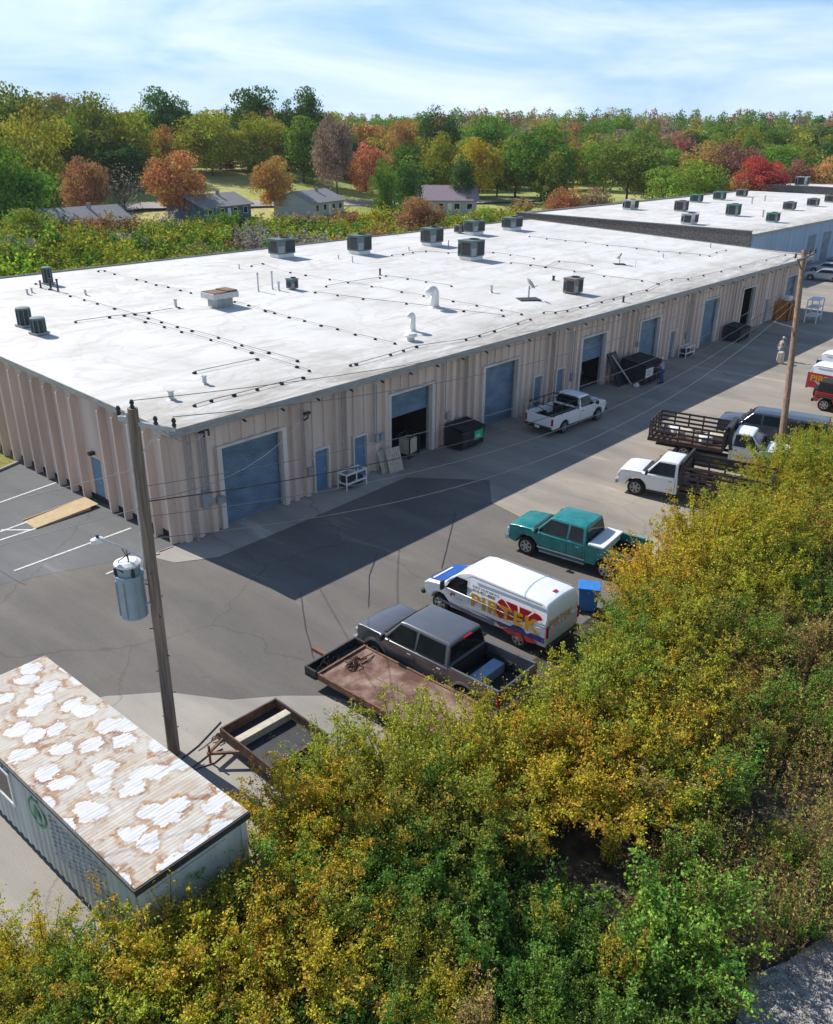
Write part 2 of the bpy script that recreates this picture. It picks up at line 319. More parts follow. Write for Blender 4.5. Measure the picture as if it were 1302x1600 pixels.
def rustroof_mat():
    m, t, b = newmat('rust_patched_roof'); b.inputs['Roughness'].default_value = 0.75
    tc = t.nodes.new('ShaderNodeTexCoord')
    nz = t.nodes.new('ShaderNodeTexNoise'); nz.inputs['Scale'].default_value = 1.6; nz.inputs['Detail'].default_value = 5; nz.inputs['Roughness'].default_value = 0.65
    t.links.new(tc.outputs['Object'], nz.inputs['Vector'])
    ad = t.nodes.new('ShaderNodeVectorMath'); ad.operation = 'MULTIPLY_ADD'; ad.inputs[1].default_value = (0.75, 0.75, 0)
    t.links.new(nz.outputs['Color'], ad.inputs[0]); t.links.new(tc.outputs['Object'], ad.inputs[2])
    mp = t.nodes.new('ShaderNodeMapping'); mp.inputs['Scale'].default_value = (1.0, 1.12, 0.0); t.links.new(ad.outputs[0], mp.inputs['Vector'])
    vo = t.nodes.new('ShaderNodeTexVoronoi'); vo.inputs['Scale'].default_value = 1.25; vo.inputs['Randomness'].default_value = 0.92; vo.voronoi_dimensions = '2D'
    t.links.new(mp.outputs[0], vo.inputs['Vector'])
    base = ramp(t, noise(t, 1.1, 7, 0.72, (0.8, 6, 1)), [(0.3, (0.39, 0.32, 0.21)), (0.42, (0.50, 0.47, 0.39)), (0.6, (0.55, 0.545, 0.51)), (0.75, (0.42, 0.435, 0.44))])
    rustn = ramp(t, noise(t, 2.2, 6, 0.7, (0.7, 1.3, 1)), [(0.34, (0.40, 0.26, 0.11)), (0.5, (0.30, 0.13, 0.035)), (0.64, (0.16, 0.045, 0.015))])
    jag = t.nodes.new('ShaderNodeMath'); jag.operation = 'MULTIPLY_ADD'; t.links.new(noise(t, 7, 5, 0.75, (0.8, 1.6, 1)), jag.inputs[0]); jag.inputs[1].default_value = 0.42; jag.inputs[2].default_value = -0.21
    dd = t.nodes.new('ShaderNodeMath'); dd.operation = 'ADD'; t.links.new(vo.outputs['Distance'], dd.inputs[0]); t.links.new(jag.outputs[0], dd.inputs[1])
    ring = ramp(t, dd.outputs[0], [(0.33, (0, 0, 0)), (0.37, (1,)*3), (0.46, (0.75,)*3), (0.56, (0.22,)*3), (0.72, (0.35,)*3)])
    rf = mixc(t, 1.0, ring, ramp(t, noise(t, 1.15, 5, 0.7, dist=0.5), [(0.38, (0.12,)*3), (0.48, (0.6,)*3), (0.57, (1, 1, 1))]), 'MULTIPLY')
    col = mixc(t, rf, base, rustn)
    blot = ramp(t, noise(t, 1.9, 6, 0.7, dist=0.8), [(0.57, (0, 0, 0)), (0.64, (0.9,)*3)]); col = mixc(t, blot, col, rustn)
    patch = ramp(t, dd.outputs[0], [(0.34, (1, 1, 1)), (0.365, (0, 0, 0))])
    pc = ramp(t, noise(t, 3, 6, 0.7, (0.8, 5, 1)), [(0.32, (0.42, 0.42, 0.43)), (0.5, (0.60, 0.60, 0.59)), (0.7, (0.67, 0.67, 0.65))])
    col = mixc(t, patch, col, pc)
    # corrugation grooves
    wv = t.nodes.new('ShaderNodeTexWave'); wv.bands_direction = 'Y'; wv.inputs['Scale'].default_value = 3.1; t.links.new(tc.outputs['Object'], wv.inputs['Vector'])
    t.links.new(mixc(t, 1.0, col, ramp(t, noise(t, 1.2, 5, 0.7, (0.7, 16, 1)), [(0.35, (0.84,)*3), (0.6, (1.05,)*3)]), 'MULTIPLY'), b.inputs['Base Color'])
    bump(t, b, wv.outputs['Fac'], 0.15, 0.02); return m
mt['rustroof'] = rustroof_mat()
mt['contwall'] = M('container_wall', (0.38, 0.43, 0.41), 0.6, var=0.12, scale=1.2, stretch=(1, 1, 0.2), c2=(0.56, 0.61, 0.58))

def text_me(txt, size, mat, ext=0.003, bold=0.0, space=1.0):
    c = bpy.data.curves.new('lettering', 'FONT'); c.body = txt; c.size = size; c.extrude = ext; c.offset = bold; c.space_character = space
    c.align_x = 'LEFT'; o = bpy.data.objects.new('lettering', c); COL.objects.link(o)
    dg = bpy.context.evaluated_depsgraph_get(); me = bpy.data.meshes.new_from_object(o.evaluated_get(dg))
    bpy.data.objects.remove(o); me.materials.clear(); me.materials.append(mat); return me

# ------------------------------------------------------------------ ground
def sm(a, b, x):
    t = np.clip((x-a)/(b-a), 0, 1); return t*t*(3-2*t)
def T(x, y):
    dx = np.asarray(x)-CAM[0]; dy = np.asarray(y)-CAM[1]; s = np.hypot(dx, dy); az = np.degrees(np.arctan2(dx, dy))
    w = sm(38, 50, az)
    left = 6.5*sm(172, 245, s)+3.5*sm(260, 520, s)
    right = 1.5*sm(170, 230, s)+10.5*sm(260, 560, s)
    beh = np.where(dy < 25, 0, 1)
    return (left*(1-w)+right*w)*beh
def ground_sheet():
    n = 110; xs = np.concatenate([[-1500, -700], np.linspace(-300, 620, n), [1000, 3500]]); ys = np.concatenate([[-1500, -400], np.linspace(-120, 620, n), [1000, 3500]])
    X, Y = np.meshgrid(xs, ys); Z = T(X, Y)+np.where(T(X, Y) > 0.3, 0.35*np.sin(X*0.06)*np.cos(Y*0.05), 0)
    Z = np.where((X > 700) | (Y > 700), 12, Z)
    v = np.stack([X, Y, Z], -1).reshape(-1, 3); w = len(xs)
    f = [(j*w+i, j*w+i+1, (j+1)*w+i+1, (j+1)*w+i) for j in range(len(ys)-1) for i in range(w-1)]
    me = bpy.data.meshes.new('ground'); me.from_pydata(v.tolist(), [], f); me.materials.append(mt['grass'])
    me.polygons.foreach_set('use_smooth', [True]*len(f)); me.update()
    tag(link('ground', me), kind='structure')
ground_sheet()
def sheet(name, pts, z, m):
    b = MB(); b.poly([(p[0], p[1], z) for p in pts]); return tag(b.build(name, m), kind='structure')
sheet('scrub_ground', [(-70, -14.5), (-12, -15.2), (-4, -15.4), (30, -15.4), (150, -15), (150, -60), (-70, -60)], 0.012, mt['dirt'])
sheet('asphalt_ground', [(-80, -14.8), (-3, -15.9), (10.2, -15.9), (12.4, -7.0), (14.6, -5.2), (12.0, -1.9), (0, -1.9), (-1.4, 0.1), (-6.6, 2.0), (-14, 2.2), (-80, 2.2)], 0.020, mt['asphalt'])
sheet('parking_ground', [(-6.6, 2.0), (-1.4, 0.1), (0.02, -0.4), (0.02, 14.2), (-2.2, 13.4), (-80, 13.4), (-80, 2.2), (-14, 2.2)], 0.024, mt['asphalt_cool'])
sheet('concrete_road', [(10.2, -16.6), (12.4, -7.0), (14.6, -5.2), (12.0, -1.9), (12.0, 0.3), (72.6, 0.3), (73, 40), (85.7, 40), (85.7, 10.85), (240, 10.85), (240, -16.6)], 0.028, mt['lane'])
sheet('concrete_pavement', [(0.0, 0.3), (12.2, 0.3), (12.2, -1.9), (6, -2.1), (0.3, -2.2), (-1.2, -1.3), (-1.6, 0.0), (0.0, 0.0)], 0.034, mt['pad'])
sheet('old_concrete_ground', [(-40, -5.6), (-12, -5.9), (-7.7, -7.3), (-6.3, -8.5), (-5.2, -10.3), (-4.0, -11.3), (-3.0, -12.4), (-2.2, -14.6), (-1.5, -17), (-8, -19.5), (-40, -19)], 0.034, mt['pad'])
# tar joint running across the yard
jb = MB()
def strip(b, pts, w, z):
    for (x0, y0), (x1, y1) in zip(pts, pts[1:]):
        d = math.hypot(x1-x0, y1-y0); nx, ny = -(y1-y0)/d*w/2, (x1-x0)/d*w/2
        b.quad((x0+nx, y0+ny, z), (x0-nx, y0-ny, z), (x1-nx, y1-ny, z), (x1+nx, y1+ny, z))
def pxs(l, z=0): return [tuple(G(x, y, z)[:2]) for x, y in l]
def wob(l, n=7, a=0.01):
    o = []
    for p, q in zip(l, l[1:]):
        for i in range(n): o.append((p[0]+(q[0]-p[0])*i/n+random.uniform(-a, a), p[1]+(q[1]-p[1])*i/n+random.uniform(-a, a)))
    return o+[l[-1]]
strip(jb, wob(pxs([(470, 930), (478, 985), (490, 1030)])), 0.028, 0.041)
strip(jb, wob(pxs([(590, 865), (577, 900), (576, 950)])), 0.028, 0.041)
strip(jb, wob(pxs([(712, 800), (700, 850), (690, 890)])), 0.028, 0.041)
strip(jb, wob(pxs([(0, 892), (20, 905), (40, 915)])), 0.028, 0.041)
strip(jb, wob(pxs([(310, 1175), (360, 1140), (405, 1110)])), 0.03, 0.045)
tag(jb.build('pavement_joints', mt['dark']), kind='structure')
pb = MB()
for l in ([(0, 786), (90, 754)], [(0, 845), (70, 822)], [(0, 832), (60, 810)], [(22, 893), (205, 826)], [(248, 864), (271, 855)], [(166, 898), (185, 890)]):
    strip(pb, pxs(l), 0.11, 0.034)
strip(pb, pxs([(2, 829), (50, 829)]), 0.11, 0.0345)
tag(pb.build('parking_lines', mt['paint']), kind='structure')
kb = MB(); kb.bx(-80, -2.2, 13.4, 13.55, 0.0, 0.13); kb.bar((-2.2, 13.47, 0.065), (0.0, 14.3, 0.065), 0.15, 0.13)
tag(kb.build('kerb', mt['pad']), kind='structure')
sheet('lawn', [(-80, 13.56), (-2.2, 13.56), (-0.4, 14.4), (-0.4, 40), (-80, 40)], 0.05, mt['lawn'])

# ------------------------------------------------------------------ warehouse
wh = empty('warehouse', (0, 0, 0), 0, 'long tan concrete warehouse with ribbed walls, blue roll up doors and a white flat roof', 'warehouse')
DOORS = [(2.3, 5.6, 3.7, 0), (12.75, 15.95, 3.74, 2.5), (20.62, 23.8, 3.7, 0), (31.1, 34.1, 3.68, 2.05), (39.0, 41.95, 3.64, 0), (49.5, 52.4, 3.75, 0), (57.4, 60.1, 3.75, 3.74), (67.7, 70.6, 3.65, 0)]
MDOORS = [(7.56, 8.42), (10.16, 11.02), (25.78, 26.62), (28.3, 29.15), (44.1, 44.95), (63.2, 64.0)]
ops = sorted([(a, b, h) for a, b, h, _ in DOORS]+[(a, b, 2.13) for a, b in MDOORS])
fwall = MB(); x = 0.0; WT = 0.22; TOP = BH-0.02
for a, b, h in ops:
    fwall.bx(x, a, 0, WT, 0, TOP); fwall.bx(a, b, 0, WT, h, TOP); x = b
fwall.bx(x, BL, 0, WT, 0, TOP)
def ins(x, m=0.0): return any(a-m < x < b+m for a, b, h in ops)
def hat(x, m=0.0):
    for a, b, h in ops:
        if a-m < x < b+m: return h
    return 0
def stem(b, x, z0, z1, d, w0=0.2, w1=0.14):
    # tapered stem of a precast double-tee panel, on the front wall (towards -y), top cut back at an angle
    c = 0.45
    vs = [(x-w0/2, 0, z0), (x+w0/2, 0, z0), (x+w1/2, -d, z0), (x-w1/2, -d, z0), (x-w0/2, 0, z1), (x+w0/2, 0, z1), (x+w1/2, -d, z1-c), (x-w1/2, -d, z1-c)]
    b.add(vs, [(0, 1, 2, 3), (4, 7, 6, 5), (3, 2, 6, 7), (0, 3, 7, 4), (2, 1, 5, 6)])
X = 0.35; k = 0
while X < BL-0.1:
    hh = hat(X, 0.22)
    if hh == 0: stem(fwall, X, 0.0, TOP-0.12, 0.19, 0.34, 0.22)
    else: stem(fwall, X, hh+0.12, TOP-0.12, 0.07, 0.34, 0.3)
    k += 1; X += 0.62 if k % 2 else 0.72
fwall.build('front_wall', mt['tee'], wh)
for a, b, h in ops:
    w = 0.24 if h > 3 else 0.10; d = 0.20 if h > 3 else 0.14
    jm = MB(); jm.add([(a-w, 0, 0), (a-w, 0, h+.12), (b+w, 0, h+.12), (b+w, 0, 0), (b, 0, 0), (b, 0, h), (a, 0, h), (a, 0, 0)]+[(p_, -d, q_) for p_, q_ in ((a-w, 0), (a-w, h+.12), (b+w, h+.12), (b+w, 0), (b, 0), (b, h), (a, h), (a, 0))],
        [(0, 1, 6, 7), (1, 2, 5, 6), (2, 3, 4, 5), (15, 14, 9, 8), (14, 13, 10, 9), (13, 12, 11, 10), (8, 9, 1, 0), (9, 10, 2, 1), (10, 11, 3, 2), (12, 13, 5, 4), (13, 14, 6, 5), (14, 15, 7, 6)])
    jm.build('door_frame', mt['tee2'], wh)
# side wall: double tee stems seen from the end
sw = MB(); sw.bx(0.0, WT, WT, 5.95, 0.32, TOP-.1); sw.bx(0.0, WT, 5.95, 6.85, 2.2, TOP-.1); sw.bx(0.0, WT, 6.85, BW, 0.32, TOP-.1)
sw.add([(0, WT, TOP-.1), (0, BW, TOP-.1), (0, BW, roofz(BW)-.13), (0, WT, roofz(WT)-.13), (WT, WT, TOP-.1), (WT, BW, TOP-.1), (WT, BW, roofz(BW)-.13), (WT, WT, roofz(WT)-.13)], [(0, 3, 2, 1), (4, 5, 6, 7)])
y = 0.22; k = 0
while y < BW:
    if not (5.9 < y < 6.9):
        w0, w1, d = 0.20, 0.12, 0.34; z1 = roofz(y)-0.20; c = 0.34
        for kk in (0,):
            sw.add([(0, y-w0/2, 0), (0, y+w0/2, 0), (-d, y+w1/2, 0), (-d, y-w1/2, 0), (0, y-w0/2, z1), (0, y+w0/2, z1), (-d, y+w1/2, z1-c), (-d, y-w1/2, z1-c)],
                   [(0, 1, 2, 3), (4, 7, 6, 5), (3, 2, 6, 7), (0, 3, 7, 4), (2, 1, 5, 6)])
            sw.box((-d/2, y, z1-0.02), (d, 0.34, 0.07))
    y += 1.19
sw.build('side_wall', mt['tee'], wh)
ft = MB(); ft.bx(0.03, WT-0.03, WT, BW, 0, 0.32); ft.build('foundation_shade', mt['dark'], wh)  # recessed footing coloured dark to stand in for shade in the gap under panels
rw = MB(); rw.bx(0, BL, BW-WT, BW, 0, roofz(BW)-0.3); rw.bx(BL-WT, BL, WT, BW-WT, 0, BH+0.2); rw.build('rear_wall', mt['tee'], wh)
rf = MB(); x0, x1, y0, y1 = -0.3, BL+0.25, -0.55, BW+0.15
top = [(x0, y0, roofz(y0)), (x1, y0, roofz(y0)), (x1, y1, roofz(y1)), (x0, y1, roofz(y1))]
rf.add(top+[(p[0], p[1], p[2]-0.12) for p in top], [(0, 1, 2, 3), (7, 6, 5, 4), (0, 4, 5, 1), (1, 5, 6, 2), (2, 6, 7, 3), (3, 7, 4, 0)])
rf.build('roof', mt['roof'], wh)
gt = MB()
gt.bx(x0-0.05, x1+0.05, y0-0.06, y0-0.003, BH-0.16, BH+0.05); gt.bx(x0, x1, y0-0.04, y0+0.16, BH-0.30, BH-0.165)
for (ya, yb) in ((y0-0.06, y1),):
    gt.bar((x0-0.03, ya, roofz(ya)-0.07), (x0-0.03, yb, roofz(yb)-0.07), 0.05, 0.26); gt.bar((x1+0.03, ya, roofz(ya)-0.07), (x1+0.03, yb, roofz(yb)-0.07), 0.05, 0.26)
gt.bar((x0, y1+0.03, roofz(y1)-0.02), (x1, y1+0.03, roofz(y1)-0.02), 0.05, 0.26)
gt.build('roof_fascia', mt['fascia'], wh)
X = 1.2
while X < BL:
    s_ = MB(); s_.bar((X, -0.28, BH-0.30), (X+0.05, -0.62, BH-0.44), 0.07, 0.06); s_.build('drain_spout', mt['dark'], wh); X += 2.1
def rollup(a, b, h, zb):
    m = MB(); z = zb; yb = 0.16
    while z < h+0.05:
        m.quad((a, yb, z), (b, yb, z), (b, yb-0.015, z+0.05), (a, yb-0.015, z+0.05)); m.quad((a, yb-0.015, z+0.05), (b, yb-0.015, z+0.05), (b, yb, z+0.095), (a, yb, z+0.095)); z += 0.1
    m.bx(a, b, yb-0.04, yb+0.02, zb-0.07, zb+0.02)
    o = m.build('rollup_door', mt['door'], wh)
    for q0, q1 in ((a, a+.06), (b-.06, b)): tr = MB(); tr.bx(q0, q1, 0.03, 0.11, 0, h); tr.build('door_track', mt['grey'], o)
for a, b, h, zb in DOORS: rollup(a, b, h, zb)
for a, b in MDOORS:
    m = MB(); m.bx(a+0.03, b-0.03, 0.04, 0.09, 0.02, 2.1); o = m.build('door', mt['door2'], wh)
    hd = MB(); hd.box((b-0.14, 0.02, 1.02), (0.12, 0.05, 0.05)); hd.build('handle', mt['galv'], o)
m = MB(); m.bx(0.04, 0.1, 5.98, 6.82, 0.1, 2.15); o = m.build('door', mt['door2'], wh); hd = MB(); hd.box((0.0, 6.1, 1.1), (0.06, 0.12, 0.05)); hd.build('handle', mt['galv'], o)
m = MB(); m.bx(-0.28, 0, 6.3, 6.5, 2.4, 2.55); m.build('wall_lamp', mt['dark'], wh)
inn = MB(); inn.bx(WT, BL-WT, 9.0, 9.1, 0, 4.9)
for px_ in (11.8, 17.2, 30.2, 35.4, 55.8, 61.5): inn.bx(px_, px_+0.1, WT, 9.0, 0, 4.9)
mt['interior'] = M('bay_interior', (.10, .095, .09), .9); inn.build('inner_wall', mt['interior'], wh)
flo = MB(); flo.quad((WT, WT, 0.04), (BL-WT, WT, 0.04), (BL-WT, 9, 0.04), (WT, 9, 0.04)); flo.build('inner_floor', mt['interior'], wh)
# downspouts, conduits, meters
for X, w in ((0.62, 0.09), (9.2, 0.10), (18.75, 0.10), (27.5, 0.08), (36.5, 0.1), (47.0, 0.1), (55.2, 0.1)):
    m = MB(); m.tube([(X, -0.28, BH-0.2), (X, -0.33, BH-0.5), (X, -0.33, 0.15), (X, -0.45, 0.08)], w/2, 6); m.build('downpipe', mt['fascia'], wh)
for xs_, z0, z1 in (((1.15, 1.28, 1.42), 2.0, 4.9), ((11.35, 11.55), 2.0, 4.6), ((6.78,), 1.5, 4.4), ((16.9,), 1.9, 4.9), ((29.6, 29.8), 1.6, 4.4), ((38.2,), 2.2, 4.6), ((46.2,), 1.6, 4.2)):
    for X in xs_:
        m = MB(); m.tube([(X, -0.31, z0), (X, -0.31, z1)], 0.03, 5); m.build('conduit', mt['grey'], wh)
for X, z, w, h_ in ((1.0, 1.75, 0.5, 0.65), (1.75, 1.5, 0.4, 0.3), (11.4, 1.85, 0.24, 0.4), (11.75, 1.85, 0.24, 0.4), (6.9, 1.35, 0.3, 0.4), (17.0, 1.75, 0.25, 0.4), (29.7, 1.4, 0.3, 0.5), (38.3, 2.15, 0.3, 0.35), (46.4, 1.5, 0.3, 0.6)):
    m = MB(); m.bx(X, X+w, -0.42, -0.27, z-h_/2, z+h_/2); m.build('meter_box', mt['grey'], wh, bevel=0.01)
m = MB(); m.tube([(6.8, -0.3, 3.9), (6.8, -0.6, 4.1), (6.8, -0.6, 4.35)], 0.04, 6); m.box((6.8, -0.55, 4.3), (0.35, 0.12, 0.12)); m.build('wire_bracket', mt['dark'], wh)
m = MB(); m.tube([(1.2, -0.3, 4.7), (1.2, -0.62, 4.85), (1.2, -0.62, 4.6)], 0.05, 6); m.tube([(1.45, -0.3, 4.75), (1.45, -0.62, 4.85), (1.45, -0.62, 4.6)], 0.05, 6); m.build('service_head', mt['dark'], wh)

# ------------------------------------------------------------------ things on the roof
def run(pts, label, blocks=None):
    P3 = [RG(*p) for p in pts]; top_ = empty('gas_pipe', tuple(P3[0]), 0, label, 'roof pipe')
    L0 = Vector(P3[0]); m = MB(); m.tube([Vector(p)-L0+Vector((0, 0, 0.11)) for p in P3], 0.017, 5); m.build('pipe', mt['wire'], top_)
    for p in P3:
        q = Vector(p)-L0; b = MB(); b.box((q.x, q.y, 0.04+q.z), (0.15+random.uniform(-.03, .05), 0.10, 0.09), random.uniform(-0.3, 0.3)+0.0); b.build('support_block', mt['black'], top_)
def c4(l): return [(x/2.959, 360+y/2.959) for x, y in l]
def c5(l): return [(380+x/2.7125, 330+y/2.7125) for x, y in l]
def c3(l): return [(820+x/2.701, 140+y/2.701) for x, y in l]
run(c4([(165, 250), (230, 275), (325, 307), (390, 325), (450, 342), (530, 365), (625, 392), (685, 410), (747, 428), (820, 450), (888, 468), (1010, 500), (1118, 535), (1242, 570)])+c5([(110, 603), (230, 638)]), 'long roof pipe from the slender dark condenser to the front edge near the corner')
run(c4([(575, 397), (672, 427), (760, 450), (840, 473), (975, 510), (1087, 545), (1165, 568)])+c5([(35, 603), (228, 663), (280, 680)]), 'shorter roof pipe close beside and parallel to the long one near the corner')
run(c4([(350, 427), (507, 405), (625, 392), (690, 385), (830, 362)]), 'roof pipe leading from the paired condensers to the small pipe vent')
run(c4([(900, 662), (1190, 600)]), 'short roof pipe with two blocks near the rooftop corner by the front edge')
run(c4([(900, 815), (978, 793), (1083, 767), (1190, 740), (1302, 710)])+c5([(163, 735), (255, 710)]), 'roof pipe on black blocks along the front edge nearest the corner')
run(c5([(455, 657), (480, 653), (625, 612), (680, 595), (735, 578), (945, 548), (1002, 532), (1065, 512), (1165, 480), (1218, 462)]), 'roof pipe on black blocks along the front edge in front of the gooseneck vents')
run(c4([(455, 192), (485, 190), (530, 205), (632, 230), (675, 240), (722, 255), (778, 265), (835, 280), (883, 292)]), 'roof pipe running from the back edge towards the rusty exhaust hood')
run(c4([(1085, 333), (1150, 350), (1225, 373), (1270, 385)])+c5([(95, 427), (133, 435), (195, 453), (260, 468), (330, 488), (400, 503), (475, 526), (560, 545), (643, 564)]), 'roof pipe running from the rusty exhaust hood to the low round cap vent')
run(c5([(35, 235), (85, 225), (200, 262), (265, 274), (367, 292), (445, 305), (545, 322), (672, 345), (765, 362), (890, 385), (990, 403), (1095, 423), (1180, 440)]), 'long roof pipe passing behind the large white gooseneck vent')
run(c5([(305, 347), (400, 360), (508, 375), (692, 395), (935, 427), (1103, 447)]), 'roof pipe running from the small condenser past the front of the large gooseneck')
run(c5([(605, 277), (697, 290), (775, 303), (883, 320)]), 'short roof pipe starting at the lone pipe stub mid roof')
run(c5([(352, 322), (445, 305), (580, 285)]), 'dark cross pipe joining two pipe runs in the middle of the roof')
run(c5([(630, 190), (678, 186), (720, 178), (775, 173), (870, 180), (1060, 178), (1133, 188), (1233, 203)]), 'roof pipe running past the far rooftop units towards the grey block wall')
run(c5([(1135, 222), (1217, 232), (1280, 240)])+c3([(145, 727), (285, 745)]), 'roof pipe beginning at the unit with the open shadowed side')
run(c3([(25, 743), (90, 752), (210, 770), (335, 790), (495, 810), (560, 822)]), 'roof pipe passing behind the brown box unit and satellite dish')
run(c3([(20, 622), (93, 632), (172, 640), (257, 648), (348, 660), (473, 672), (565, 685), (655, 692), (740, 700)]), 'farthest roof pipe, near the foot of the grey block wall')
run(c3([(740, 700), (780, 705), (810, 690), (850, 680)]), 'small hooked pipe run near the far end of the roof')
run(c3([(80, 945), (130, 945), (180, 937), (235, 922), (265, 915), (325, 900), (375, 888), (450, 865), (515, 850), (567, 822), (620, 805), (690, 803), (755, 787), (830, 770), (910, 750), (1020, 722), (1100, 700)]), 'long roof pipe along the front edge over the far shutter doors')

def unit(px_, py_, w, d, h, m, label, curb=0.3, rz=0, pos=None, coilside=1):
    p = RG(px_, py_) if pos is None else pos
    u = empty('rooftop_unit', tuple(p), rz, label, 'rooftop unit')
    b = MB(); b.bx(-w/2, w/2, -d/2, d/2, curb, curb+h); b.build('cabinet', m, u, bevel=0.03)
    t_ = MB(); t_.bx(-w/2-0.04, w/2+0.04, -d/2-0.04, d/2+0.04, curb+h, curb+h+0.05); t_.build('top_panel', m, u)
    if curb > 0.1:
        c = MB(); c.bx(-w/2+0.1, w/2-0.1, -d/2+0.1, d/2-0.1, -0.05, curb); c.build('curb', mt['white'], u)
    g = MB(); g.bx(-w/2+w*0.45, w/2-0.06, -d/2-0.012, -d/2, curb+0.12, curb+h-0.1); g.build('coil_grille', mt['coil'], u); g = MB(); g.bx(-w/2-0.012, -w/2, -d/2+0.1, d/2-0.3*d, curb+0.12, curb+h-0.12)
    g.build('coil_grille', mt['coil'], u); g = MB(); g.bx(-w/2-0.012, -w/2, d/2-0.25*d, d/2-0.08, curb+0.2, curb+h-0.25); g.build('intake_grille', mt['coil'], u)
    f = MB(); f.lathe([(0.30*min(w, d), curb+h+0.05), (0.30*min(w, d), curb+h+0.12), (0.26*min(w, d), curb+h+0.12), (0.24*min(w, d), curb+h+0.07)], (w*0.2, 0, 0), 14); f.build('fan_ring', mt['coil'], u)
    s_ = MB(); s_.bx(-w/2+0.04, -w/2+w*0.38, -d/2-0.014, -d/2, curb+0.08, curb+h*0.55); s_.build('access_panel', mt['grey'], u)
    return u
unit(441, 401, 1.9, 1.3, 1.15, mt['unit'], 'green grey rooftop unit at the back edge, nearest the left corner of the roof')
unit(562, 396, 1.7, 1.4, 1.25, mt['unit'], 'green grey rooftop unit above the back edge with dark coils facing forward')
unit(675, 383, 1.9, 1.3, 1.25, mt['unit'], 'green grey rooftop unit between the pipe stub and the paired far units')
unit(736, 405, 1.9, 1.5, 1.3, mt['unit'], 'green grey rooftop unit standing forward of the others in mid roof')
unit(741, 366, 2.0, 1.3, 1.05, mt['unit'], 'far green grey rooftop unit with a small brown box beside it')
unit(718, 364, 0.9, 0.8, 0.7, mt['unit_b'], 'small brown roof box beside the far green grey unit', 0.1)
unit(800, 359, 2.2, 1.3, 1.0, mt['unit'], 'farthest green grey rooftop unit, beside the grey block wall')
unit(895, 458, 1.15, 1.0, 1.0, mt['unit_b'], 'brown box unit standing alone near the front edge of the roof', 0.06)
unit(457, 452, 0.62, 0.62, 0.62, mt['unit'], 'small dark condenser on the roof beside the tall thin vent pipes', 0.08)
def condenser(px_, py_, label, h=0.85, r=0.36):
    p = RG(px_, py_); u = empty('condenser', tuple(p), 0.1, label, 'condenser')
    b = MB(); b.box((0, 0, 0.08), (r*2.2, r*2.2, 0.1)); b.build('base', mt['grey'], u)
    b = MB(); b.lathe([(r, 0.13), (r, h), (r*0.8, h+0.05)], n=18); b.build('coil', mt['coil'], u, smooth=False)
    b = MB()
    for i in range(9): a = 2*PI*i/9; b.bar((r*1.03*math.cos(a), r*1.03*math.sin(a), 0.13), (r*1.03*math.cos(a), r*1.03*math.sin(a), h), 0.05, 0.03)
    b.lathe([(r*1.05, h-0.05), (r*1.05, h+0.04), (r*0.7, h+0.06)], n=18); b.build('guard', mt['unit'], u)
condenser(40, 510, 'left one of two dark round condensers standing together on the roof', 1.0)
condenser(62, 522, 'right one of two dark round condensers standing together on the roof')
condenser(76, 444, 'slender dark condenser among pipe stubs near the back left of the roof', 1.1, 0.3)
# rusty exhaust hood
p = RG(345, 478); u = empty('exhaust_hood', tuple(p), 0.0, 'wide flat exhaust hood with a rusty top on a grey curb', 'roof vent')
b = MB(); b.bx(-0.6, 0.6, -0.5, 0.5, -0.03, 0.55); b.build('curb', mt['grey'], u)
b = MB(); b.bx(-0.95, 0.95, -0.7, 0.7, 0.55, 0.9); b.build('hood', mt['galv'], u, bevel=0.02)
b = MB(); b.bx(-0.9, 0.1, -0.66, 0.66, 0.9, 0.95); b.bx(0.14, 0.92, -0.6, 0.6, 0.9, 1.0); b.build('hood_top', mt['rust'], u)
def goose(px_, py_, r, h, label, parts=True):
    p = RG(px_, py_); u = empty('gooseneck_vent', tuple(p), R(180), label, 'roof vent')
    path = [(0, 0, 0), (0, 0, h-r*1.1)]+[(r*1.1-r*1.1*math.cos(a), 0, h-r*1.1+r*1.1*math.sin(a)) for a in np.linspace(0.25, PI*0.86, 8)]
    b = MB(); b.tube(path, r, 14); b.build('duct', mt['white'], u, smooth=True)
    b = MB(); b.lathe([(r*1.5, -0.02), (r*1.3, 0.06), (r*1.02, 0.1)], n=14); b.build('flashing', mt['white'], u)
goose(679, 480, 0.30, 1.15, 'large white gooseneck vent in the middle of the roof')
goose(645, 517, 0.17, 0.95, 'small white gooseneck vent behind the low round cap')
p = RG(642, 532); u = empty('cap_vent', tuple(p), 0, 'low round white cap vent in front of the small gooseneck', 'roof vent')
b = MB(); b.lathe([(0.22, 0), (0.22, 0.28)], n=16); b.build('stack', mt['galv'], u); b = MB(); b.lathe([(0.36, 0.24), (0.38, 0.32), (0.30, 0.42), (0.05, 0.46)], n=16); b.build('cap', mt['white'], u, smooth=False)
